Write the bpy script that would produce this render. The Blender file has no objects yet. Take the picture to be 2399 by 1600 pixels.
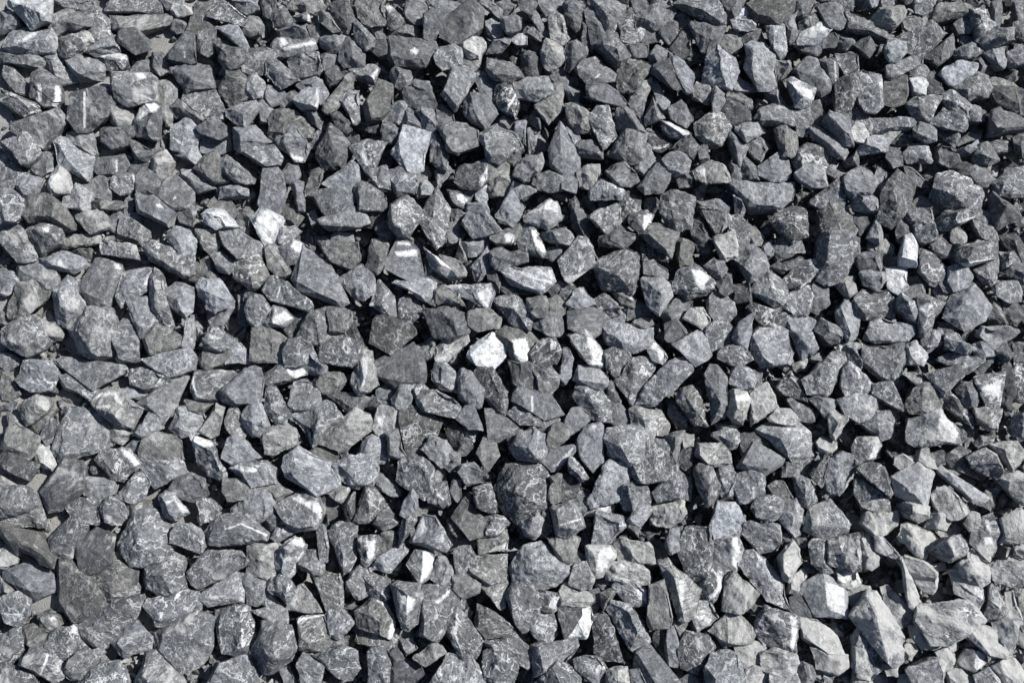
import bpy, bmesh, math, random
import numpy as np
from mathutils import Vector, Matrix

random.seed(7)
RNG = np.random.default_rng(11)
C = bpy.context.scene.collection
SC = bpy.context.scene

# ------------------------------------------------------------------ camera
PW, PH = 2399.0, 1600.0                      # pixel frame the stones were measured in
HFOV = math.radians(58.0)
TILT = math.radians(10.0)                    # from straight down, looking a little ahead
DIST = 1.20
cam_d = bpy.data.cameras.new('camera')
cam_d.sensor_fit = 'HORIZONTAL'
cam_d.angle = HFOV
cam_d.clip_start, cam_d.clip_end = 0.01, 200.0
cam = bpy.data.objects.new('camera', cam_d)
C.objects.link(cam)
cam.location = (0.0, -DIST * math.sin(TILT), DIST * math.cos(TILT))
cam.rotation_euler = (TILT, 0.0, 0.0)
SC.camera = cam

# ------------------------------------------------------------------ sky and sun
SUN_AZ, SUN_EL = math.radians(24.0), math.radians(42.0)      # azimuth counted from +x towards +y
w = bpy.data.worlds.new('World')
SC.world = w
w.use_nodes = True
nt = w.node_tree
bg = nt.nodes['Background']
sky = nt.nodes.new('ShaderNodeTexSky')
sky.sky_type = 'NISHITA'
sky.sun_disc = False
sky.sun_elevation = SUN_EL
sky.sun_rotation = math.radians(90.0) - SUN_AZ
nt.links.new(sky.outputs[0], bg.inputs[0])
bg.inputs[1].default_value = 0.05
sd = bpy.data.lights.new('sun', 'SUN')
sd.energy = 5.0
sd.angle = math.radians(0.5)
sd.color = (1.0, 0.98, 0.95)
sun = bpy.data.objects.new('sun', sd)
C.objects.link(sun)
sv = Vector((math.cos(SUN_AZ) * math.cos(SUN_EL), math.sin(SUN_AZ) * math.cos(SUN_EL), math.sin(SUN_EL)))
sun.rotation_euler = sv.to_track_quat('Z', 'Y').to_euler()
sun.location = sv * 5
SC.view_settings.view_transform = 'Standard'
SC.view_settings.look = 'None'
SC.view_settings.gamma = 1.0
SC.view_settings.use_curve_mapping = False
SC.view_settings.exposure = 0.58

# ------------------------------------------------------------------ pixel <-> ground
CR = np.array(Matrix.Rotation(TILT, 3, 'X'))
CP = np.array(cam.location)
FP = (PW / 2) / math.tan(HFOV / 2)


def ground(px, py, z):
    """Point of the plane at height z that the measured picture shows at px, py."""
    px = np.asarray(px, float); py = np.asarray(py, float)
    d = np.stack([(px - PW / 2) / FP, -(py - PH / 2) / FP, -np.ones_like(px)], -1) @ CR.T
    t = (z - CP[2]) / d[..., 2]
    return CP + d * t[..., None]


def pix(P):
    q = (np.asarray(P) - CP) @ CR
    return np.stack([PW / 2 + FP * q[..., 0] / -q[..., 2], PH / 2 - FP * q[..., 1] / -q[..., 2]], -1)


# ------------------------------------------------------------------ numeric noise
_perm = RNG.permutation(4096)
_val = RNG.random(4096) * 2 - 1


def vnoise(p):
    """Value noise in -1..1 for points p (n, 3)."""
    i = np.floor(p).astype(np.int64); f = p - i
    f = f * f * (3 - 2 * f)
    out = np.zeros(len(p))
    for dx in (0, 1):
        wx = f[:, 0] if dx else 1 - f[:, 0]
        a = _perm[(i[:, 0] + dx) & 4095]
        for dy in (0, 1):
            wy = f[:, 1] if dy else 1 - f[:, 1]
            b = _perm[(a + i[:, 1] + dy) & 4095]
            for dz in (0, 1):
                wz = f[:, 2] if dz else 1 - f[:, 2]
                out += wx * wy * wz * _val[_perm[(b + i[:, 2] + dz) & 4095]]
    return out


def fbm(p, n=3):
    s, a = 0, 1.0
    for _ in range(n):
        s = s + a * vnoise(p); p = p * 2.13 + 17.3; a *= 0.5
    return s


# ------------------------------------------------------------------ convex bodies and their refinement
def hull_planes(P):
    """Unit normals and offsets of the convex hull of P."""
    bm = bmesh.new()
    for p in P:
        bm.verts.new(p)
    bmesh.ops.convex_hull(bm, input=bm.verts)
    c = P.mean(0)
    N, D = [], []
    for f in bm.faces:
        f.normal_update()
        n = np.array(f.normal[:])
        if np.linalg.norm(n) < 0.5:
            continue
        d = n @ np.array(f.verts[0].co[:])
        if n @ c > d:
            n, d = -n, -d
        if any(abs(d - e) < 2e-4 and n @ m > 0.997 for m, e in zip(N, D)):
            continue
        N.append(n); D.append(d)
    bm.free()
    return np.array(N), np.array(D)


def inset(P, k, jit=0.0):
    c = P.mean(0)
    return c + (P - c) * k * (1 + jit * (RNG.random((len(P), 1)) - 0.5))


def straighten(p, tol):
    """Drop the corners of outline p that stand off the line between their neighbours by less than tol."""
    p = list(map(np.array, p))
    while len(p) > 4:
        best, bi = tol, -1
        for i in range(len(p)):
            a, b, q = p[i - 1], p[(i + 1) % len(p)], p[i]
            ab = b - a
            dd = abs(ab[0] * (q[1] - a[1]) - ab[1] * (q[0] - a[0])) / max(np.linalg.norm(ab), 1e-6)
            if dd < best:
                best, bi = dd, i
        if bi < 0:
            break
        p.pop(bi)
    return np.array(p)


def seg_dist(Q, poly, closed=True):
    """Distance of points Q (n, 2) to a polyline."""
    best = np.full(len(Q), 1e9)
    n = len(poly)
    for i in range(n if closed else n - 1):
        a, b = poly[i], poly[(i + 1) % n]
        ab = b - a
        t = np.clip(((Q - a) @ ab) / max(ab @ ab, 1e-9), 0, 1)
        best = np.minimum(best, np.linalg.norm(Q - (a + t[:, None] * ab), axis=1))
    return best


def inside(Q, poly):
    m = np.zeros(len(Q), bool)
    n = len(poly)
    for i in range(n):
        (x0, y0), (x1, y1) = poly[i - 1], poly[i]
        if y0 == y1:
            continue
        c = ((Q[:, 1] >= min(y0, y1)) & (Q[:, 1] < max(y0, y1))) & (Q[:, 0] < (x1 - x0) * (Q[:, 1] - y0) / (y1 - y0) + x0)
        m ^= c
    return m


def body(N, D):
    """Vertices and triangles of the convex body N x <= D round the origin."""
    bm = bmesh.new()
    for p in N / D[:, None]:
        bm.verts.new(p)
    bmesh.ops.convex_hull(bm, input=bm.verts)
    V = []
    for f in bm.faces:
        f.normal_update()
        n = np.array(f.normal[:]); d = n @ np.array(f.verts[0].co[:])
        if d < 0:
            n, d = -n, -d
        if d > 1e-6:
            V.append(n / d)
    bm.free()
    V = np.array(V)
    _, first = np.unique(np.round(V / 2e-4), axis=0, return_index=True)
    bm = bmesh.new()
    for p in V[np.sort(first)]:
        bm.verts.new(p)
    r = bmesh.ops.convex_hull(bm, input=bm.verts)
    junk = [g for g in r['geom_interior'] if isinstance(g, bmesh.types.BMVert)]
    if junk:
        bmesh.ops.delete(bm, geom=junk, context='VERTS')
    bmesh.ops.triangulate(bm, faces=bm.faces)
    bm.verts.index_update()
    P = np.array([v.co[:] for v in bm.verts])
    F = np.array([[v.index for v in f.verts] for f in bm.faces])
    bm.free()
    fn = np.cross(P[F[:, 1]] - P[F[:, 0]], P[F[:, 2]] - P[F[:, 0]])
    flip = (fn * P[F].mean(1)).sum(1) < 0
    F[flip] = F[flip][:, ::-1]
    return P, F


def refine(V, F, fine, coarse, zlow, steps=9):
    """Split edges until none is longer than fine (coarse below zlow)."""
    for _ in range(steps):
        E = np.sort(np.concatenate([F[:, [0, 1]], F[:, [1, 2]], F[:, [2, 0]]]), axis=1)
        key = E[:, 0].astype(np.int64) * len(V) + E[:, 1]
        u, inv = np.unique(key, return_inverse=True)
        ea, eb = u // len(V), u % len(V)
        ln = np.linalg.norm(V[ea] - V[eb], axis=1)
        lim = np.where(np.maximum(V[ea, 2], V[eb, 2]) < zlow, coarse, fine)
        # only the longest edge of a triangle is split, so the triangles stay well shaped
        n = len(F)
        tl = ln[inv.reshape(3, n)]
        top = tl.argmax(0)
        long_e = inv.reshape(3, n)[top, np.arange(n)]
        split = np.zeros(len(u), bool)
        split[long_e] = ln[long_e] > lim[long_e]
        if not split.any():
            break
        new = np.full(len(u), -1); new[split] = len(V) + np.arange(split.sum())
        V = np.vstack([V, (V[ea[split]] + V[eb[split]]) / 2])
        m = new[inv].reshape(3, n).T                       # midpoints of ab, bc, ca
        out = []
        cnt = (m >= 0).sum(1)
        out.append(F[cnt == 0])
        for k in range(3):
            a, b, c = F[:, k], F[:, (k + 1) % 3], F[:, (k + 2) % 3]
            mab, mbc, mca = m[:, k], m[:, (k + 1) % 3], m[:, (k + 2) % 3]
            s = (cnt == 1) & (mab >= 0)
            out += [np.stack([a[s], mab[s], c[s]], 1), np.stack([mab[s], b[s], c[s]], 1)]
            s = (cnt == 2) & (mca < 0)
            out += [np.stack([mab[s], b[s], mbc[s]], 1), np.stack([a[s], mab[s], mbc[s]], 1), np.stack([a[s], mbc[s], c[s]], 1)]
        s = cnt == 3
        a, b, c = F[s].T
        x, y, z = m[s].T
        out += [np.stack([a, x, z], 1), np.stack([x, b, y], 1), np.stack([z, y, c], 1), np.stack([x, y, z], 1)]
        F = np.vstack(out)
    return V, F


def vertex_normals(V, F):
    fn = np.cross(V[F[:, 1]] - V[F[:, 0]], V[F[:, 2]] - V[F[:, 0]])
    n = np.zeros_like(V)
    for k in range(3):
        for j in range(3):
            n[:, j] += np.bincount(F[:, k], fn[:, j], len(V))
    return n / np.maximum(np.linalg.norm(n, axis=1), 1e-12)[:, None]


def carve(pts, c, O, edge=0.002, chips=8, slope=(0.7, 1.3), faces=True, rough=1.0, layered=False, scoops=1, seed=0.0):
    """A crushed stone: the convex body of pts, broken along random faces, with a rough surface."""
    pts = np.asarray(pts, float)
    N, D = hull_planes(pts)
    D = D - N @ c
    keep = D > 1e-5
    N, D = N[keep], D[keep]
    q = pts - c; Oc = O - c
    ext = np.abs(q).max(0)
    dn = RNG.normal(size=(chips, 3)); dn[:, 2] = np.abs(dn[:, 2]) + 0.35
    dn /= np.linalg.norm(dn, axis=1)[:, None]
    ds = np.maximum((q @ dn.T).max(0) * RNG.uniform(0.78, 0.97, chips), (Oc @ dn.T).max(0) * 0.97)
    N = np.vstack([N, dn]); D = np.concatenate([D, ds])
    m = 2 if faces else 1                                   # sides split off along straight breaks
    ph = RNG.random(m) * 6.283
    sn = np.stack([np.cos(ph), np.sin(ph), RNG.uniform(-0.15, 0.5, m)], 1); sn /= np.linalg.norm(sn, axis=1)[:, None]
    N = np.vstack([N, sn]); D = np.concatenate([D, (Oc @ sn.T).max(0) * RNG.uniform(0.84, 0.96, m)])
    if faces:                                               # broken faces running up from the outline
        nf = random.randint(3, 6)
        ph = random.random() * 6.283 + np.arange(nf) * 6.283 / nf + RNG.normal(size=nf) * 0.4
        th = np.arctan(RNG.uniform(slope[0], slope[1], nf) * RNG.choice([0.25, 0.6, 1.0, 1.7], nf))
        fn = np.stack([np.sin(th) * np.cos(ph), np.sin(th) * np.sin(ph), np.cos(th)], 1)
        fs = (Oc @ fn.T).max(0) * RNG.uniform(0.97, 1.10, nf)
        N = np.vstack([N, fn]); D = np.concatenate([D, np.maximum(fs, 0.1 * ext.min())])
    V, F = body(N, D)
    V, F = refine(V, F, edge, max(edge * 2.5, 0.006), Oc[:, 2].min() - 0.003)
    s = ext.min()
    o = np.array([seed * 3.1, seed * 1.7, seed * 0.9])
    bed = RNG.normal(size=3) * np.array([1, 1, 0.8]); bed /= np.linalg.norm(bed)
    n1 = fbm(V * 48 + o, 2)
    n2 = fbm(V * 190 + o * 2, 3)
    cut = RNG.normal(size=3); cut /= np.linalg.norm(cut)
    st = (V @ cut) / max(ext) + RNG.uniform(-0.5, 0.5) + 0.12 * vnoise(V * 60 + o * 3)   # one broken step across the stone
    h = 0.0008 * n1 + 0.0007 * n2 + 0.0011 * np.clip(st * 6, -1, 1)
    if layered:
        t = (V @ bed) * 130 + 0.8 * vnoise(V * 45 + o) + seed
        y = np.stack([t, np.full_like(t, seed), np.full_like(t, 0.5)], 1)
        st = vnoise(y) * 1.4 + 0.5 * vnoise(y * 2.3 + 9) + 0.35 * vnoise(V * 90 + o)
        h = h + 0.0011 * st
    h = h * rough * min(1.0, max(0.35, s / 0.014))
    n = vertex_normals(V, F)
    top = np.where(V[:, 2] > -0.1 * s)[0]
    for _ in range(scoops):                                 # shell-shaped chips broken out of the surface
        p = V[top[int(RNG.integers(len(top)))]]
        R = random.uniform(0.25, 0.6) * s + 0.003
        h = h - random.uniform(0.10, 0.26) * R * np.maximum(0, 1 - ((V - p) ** 2).sum(1) / R ** 2)
    V = V + n * h[:, None] + c
    # grain coordinates turn with the stone
    a = bed; b = np.cross(a, [0.3, 0.5, 0.8]); b /= np.linalg.norm(b); e = np.cross(a, b)
    G = (V - c) @ np.stack([b, e, a], 1) + o
    return V, F, G


def mesh(name, V, F, G, T, W, U, mat):
    me = bpy.data.meshes.new(name)
    me.vertices.add(len(V)); me.vertices.foreach_set('co', np.ascontiguousarray(V, np.float32).ravel())
    me.loops.add(F.size); me.loops.foreach_set('vertex_index', np.ascontiguousarray(F, np.int32).ravel())
    me.polygons.add(len(F))
    me.polygons.foreach_set('loop_start', np.arange(0, F.size, 3, dtype=np.int32))
    me.polygons.foreach_set('loop_total', np.full(len(F), 3, np.int32))
    me.polygons.foreach_set('use_smooth', np.ones(len(F), bool))
    a = me.attributes.new('grain', 'FLOAT_VECTOR', 'POINT'); a.data.foreach_set('vector', np.ascontiguousarray(G, np.float32).ravel())
    a = me.attributes.new('trait', 'FLOAT_COLOR', 'POINT'); a.data.foreach_set('color', np.ascontiguousarray(T, np.float32).ravel())
    a = me.attributes.new('quartz', 'FLOAT', 'POINT'); a.data.foreach_set('value', np.ascontiguousarray(W, np.float32))
    a = me.attributes.new('dust', 'FLOAT', 'POINT'); a.data.foreach_set('value', np.ascontiguousarray(U, np.float32))
    me.update(calc_edges=True)
    me.set_sharp_from_angle(angle=math.radians(24))
    me.materials.append(mat)
    return me


# ------------------------------------------------------------------ materials
def N_(t, kind, **kw):
    n = t.nodes.new(kind)
    for k, v in kw.items():
        setattr(n, k, v)
    return n


def math_(t, op, a, b=None, c=None, clamp=False):
    n = t.nodes.new('ShaderNodeMath'); n.operation = op; n.use_clamp = clamp
    for i, v in enumerate((a, b, c)):
        if v is None:
            continue
        if isinstance(v, (int, float)):
            n.inputs[i].default_value = v
        else:
            t.links.new(v, n.inputs[i])
    return n.outputs[0]


def mixc(t, f, a, b, mode='MIX'):
    n = t.nodes.new('ShaderNodeMix'); n.data_type = 'RGBA'; n.blend_type = mode
    for s, v in ((n.inputs['Factor'], f), (n.inputs['A'], a), (n.inputs['B'], b)):
        pass
    ins = [n.inputs[0], n.inputs[6], n.inputs[7]]
    for s, v in zip(ins, (f, a, b)):
        if isinstance(v, (int, float)):
            s.default_value = v
        elif isinstance(v, tuple):
            s.default_value = (*v, 1.0)
        else:
            t.links.new(v, s)
    return n.outputs[2]


def ramp(t, v, lo, hi, a=0.0, b=1.0):
    n = t.nodes.new('ShaderNodeMapRange'); n.clamp = True
    t.links.new(v, n.inputs[0])
    for i, x in enumerate((lo, hi, a, b)):
        n.inputs[i + 1].default_value = x
    return n.outputs[0]


def noise(t, vec, scale, detail=3.0, rough=0.55, dist=0.0):
    n = t.nodes.new('ShaderNodeTexNoise'); n.inputs['Scale'].default_value = scale
    n.inputs['Detail'].default_value = detail; n.inputs['Roughness'].default_value = rough
    n.inputs['Distortion'].default_value = dist
    t.links.new(vec, n.inputs['Vector'])
    return n


def stone_material():
    m = bpy.data.materials.new('limestone'); m.use_nodes = True
    t = m.node_tree; L = t.links.new
    bs = t.nodes['Principled BSDF']
    at = N_(t, 'ShaderNodeAttribute', attribute_name='grain').outputs['Vector']
    tr = N_(t, 'ShaderNodeAttribute', attribute_name='trait')
    sp = N_(t, 'ShaderNodeSeparateColor'); L(tr.outputs['Color'], sp.inputs[0])
    tone, warm, vein, streak = sp.outputs[0], sp.outputs[1], sp.outputs[2], tr.outputs['Alpha']
    q = N_(t, 'ShaderNodeAttribute', attribute_name='quartz').outputs['Fac']
    # fine grain
    n_big = noise(t, at, 42, 3, 0.6, 0.6).outputs['Fac']
    n_mid = noise(t, at, 170, 4, 0.65).outputs['Fac']
    n_fin = noise(t, at, 900, 3, 0.7).outputs['Fac']
    mp = N_(t, 'ShaderNodeMapping'); mp.inputs['Scale'].default_value = (0.16, 0.3, 1.0); L(at, mp.inputs[0])
    n_str = noise(t, mp.outputs[0], 520, 4, 0.65, 0.8).outputs['Fac']
    # lightness of the rock, with the shade on darker stones kept in its tone
    v = math_(t, 'MULTIPLY', tone, math_(t, 'ADD', 0.42, math_(t, 'MULTIPLY', n_big, 1.15)))
    v = math_(t, 'MULTIPLY', v, ramp(t, n_mid, 0.3, 0.7, 0.5, 1.5))
    v = math_(t, 'MULTIPLY', v, ramp(t, n_fin, 0.32, 0.68, 0.62, 1.38))
    sv_ = ramp(t, n_str, 0.3, 0.72, 0.5, 1.55)
    v = math_(t, 'MULTIPLY', v, math_(t, 'ADD', math_(t, 'MULTIPLY', streak, math_(t, 'SUBTRACT', sv_, 1.0)), 1.0))
    col = N_(t, 'ShaderNodeCombineColor')
    wv = math_(t, 'ADD', warm, math_(t, 'MULTIPLY', math_(t, 'SUBTRACT', n_big, 0.5), 0.5))
    L(math_(t, 'MULTIPLY', v, math_(t, 'ADD', 0.948, math_(t, 'MULTIPLY', wv, 0.065))), col.inputs[0])
    L(math_(t, 'MULTIPLY', v, math_(t, 'ADD', 0.997, math_(t, 'MULTIPLY', wv, 0.012))), col.inputs[1])
    L(math_(t, 'MULTIPLY', v, math_(t, 'SUBTRACT', 1.068, math_(t, 'MULTIPLY', wv, 0.11))), col.inputs[2])
    c = col.outputs[0]
    # hair veins of calcite
    wob = noise(t, at, 70, 3, 0.6)
    wv3 = N_(t, 'ShaderNodeVectorMath', operation='SCALE'); wv3.inputs['Scale'].default_value = 0.022
    L(wob.outputs['Color'], wv3.inputs[0])
    ad = N_(t, 'ShaderNodeVectorMath', operation='ADD'); L(at, ad.inputs[0]); L(wv3.outputs[0], ad.inputs[1])
    mp2 = N_(t, 'ShaderNodeMapping'); mp2.inputs['Scale'].default_value = (1.0, 0.6, 0.8); L(ad.outputs[0], mp2.inputs[0])
    def cracks(scale, width):
        vo = N_(t, 'ShaderNodeTexVoronoi', feature='DISTANCE_TO_EDGE'); vo.inputs['Scale'].default_value = scale
        L(mp2.outputs[0], vo.inputs['Vector'])
        return ramp(t, vo.outputs['Distance'], 0.0, width, 1.0, 0.0)
    v1 = math_(t, 'MULTIPLY', cracks(58, 0.05), ramp(t, noise(t, at, 60, 2).outputs['Fac'], 0.54, 0.64, 0.0, 0.7))
    def lines(scl, loc, freq, width):                       # wandering veins that run out at the edges
        mp4 = N_(t, 'ShaderNodeMapping'); mp4.inputs['Scale'].default_value = scl; mp4.inputs['Location'].default_value = loc
        mp4.inputs['Rotation'].default_value = (0.4, 0.9, 1.7 * loc[0]); L(ad.outputs[0], mp4.inputs[0])
        nn = noise(t, mp4.outputs[0], freq, 1.5, 0.5).outputs['Fac']
        return ramp(t, math_(t, 'ABSOLUTE', math_(t, 'SUBTRACT', nn, 0.5)), width * 0.4, width, 1.0, 0.0)
    v2 = math_(t, 'MAXIMUM', lines((0.25, 1.0, 1.0), (1.0, 3.0, 2.0), 52, 0.012), math_(t, 'MULTIPLY', lines((0.2, 1.0, 0.6), (2.2, 5.0, 7.0), 95, 0.015), 0.8))
    v2 = math_(t, 'MULTIPLY', v2, ramp(t, n_mid, 0.32, 0.46))
    vs = math_(t, 'MULTIPLY', math_(t, 'MAXIMUM', v1, v2), vein, clamp=True)
    c = mixc(t, math_(t, 'MULTIPLY', vs, 0.9), c, (0.58, 0.595, 0.605))
    # chalky scuffs left by crushing
    mp3 = N_(t, 'ShaderNodeMapping'); mp3.inputs['Scale'].default_value = (0.55, 1.0, 1.3); mp3.inputs['Location'].default_value = (3.1, 1.7, 5.2); L(at, mp3.inputs[0])
    sc1 = ramp(t, noise(t, mp3.outputs[0], 120, 5, 0.72, 0.7).outputs['Fac'], 0.56, 0.68)
    c = mixc(t, math_(t, 'MULTIPLY', sc1, 0.5), c, (0.43, 0.44, 0.45))
    c = mixc(t, ramp(t, noise(t, mp3.outputs[0], 64, 5, 0.7, 0.9).outputs['Fac'], 0.58, 0.70, 0.0, 0.4), c, (0.40, 0.405, 0.41))
    # crushed pale specks
    sk = ramp(t, noise(t, at, 420, 2, 0.8).outputs['Fac'], 0.64, 0.74)
    c = mixc(t, math_(t, 'MULTIPLY', sk, 0.42), c, (0.42, 0.43, 0.44))
    # quartz patches and bands
    n_qz = noise(t, at, 230, 5, 0.75, 0.5).outputs['Fac']
    nq = math_(t, 'ADD', math_(t, 'MULTIPLY', math_(t, 'SUBTRACT', n_qz, 0.5), 1.6), math_(t, 'MULTIPLY', math_(t, 'SUBTRACT', n_fin, 0.5), 0.7))
    qm = ramp(t, math_(t, 'ADD', q, nq), 0.36, 0.6)
    qc = mixc(t, ramp(t, n_mid, 0.3, 0.52), (0.33, 0.335, 0.34), mixc(t, ramp(t, q, 0.72, 0.9), (0.52, 0.525, 0.53), (0.70, 0.70, 0.695)))
    c = mixc(t, math_(t, 'MULTIPLY', qm, ramp(t, q, 0.05, 0.35)), c, qc)
    # dry rock dust clinging to the faces
    du = N_(t, 'ShaderNodeAttribute', attribute_name='dust').outputs['Fac']
    dn_ = noise(t, mp3.outputs[0], 46, 4, 0.55, 0.4).outputs['Fac']
    dm = ramp(t, math_(t, 'ADD', math_(t, 'MULTIPLY', math_(t, 'SUBTRACT', dn_, 0.5), 2.2), math_(t, 'ADD', du, math_(t, 'MULTIPLY', math_(t, 'SUBTRACT', n_fin, 0.5), 0.35))), 0.45, 0.72)
    dcol = mixc(t, ramp(t, n_mid, 0.3, 0.7), (0.32, 0.322, 0.32), (0.41, 0.408, 0.398))
    c = mixc(t, math_(t, 'MULTIPLY', dm, 0.88), c, dcol)
    L(c, bs.inputs['Base Color'])
    bs.inputs['Roughness'].default_value = 0.78
    bs.inputs['Specular IOR Level'].default_value = 0.35
    bu = N_(t, 'ShaderNodeBump'); bu.inputs['Strength'].default_value = 1.0; bu.inputs['Distance'].default_value = 0.0017
    hh = math_(t, 'ADD', math_(t, 'MULTIPLY', n_mid, 1.1), math_(t, 'MULTIPLY', n_fin, 0.55))
    hh = math_(t, 'ADD', hh, math_(t, 'MULTIPLY', n_str, math_(t, 'ADD', 0.25, math_(t, 'MULTIPLY', streak, 0.9))))
    L(hh, bu.inputs['Height']); L(bu.outputs[0], bs.inputs['Normal'])
    return m


def dirt_material():
    m = bpy.data.materials.new('stone_dust'); m.use_nodes = True
    t = m.node_tree; L = t.links.new
    bs = t.nodes['Principled BSDF']
    co = N_(t, 'ShaderNodeTexCoord').outputs['Object']
    a = noise(t, co, 24, 4).outputs['Fac']; b = noise(t, co, 420, 4, 0.7).outputs['Fac']
    c = mixc(t, ramp(t, a, 0.35, 0.65), (0.17, 0.169, 0.166), (0.23, 0.224, 0.212))
    c = mixc(t, ramp(t, b, 0.35, 0.7), c, (0.29, 0.284, 0.272))
    L(c, bs.inputs['Base Color']); bs.inputs['Roughness'].default_value = 0.95
    bu = N_(t, 'ShaderNodeBump'); bu.inputs['Distance'].default_value = 0.002; L(b, bu.inputs['Height']); L(bu.outputs[0], bs.inputs['Normal'])
    return m


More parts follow.
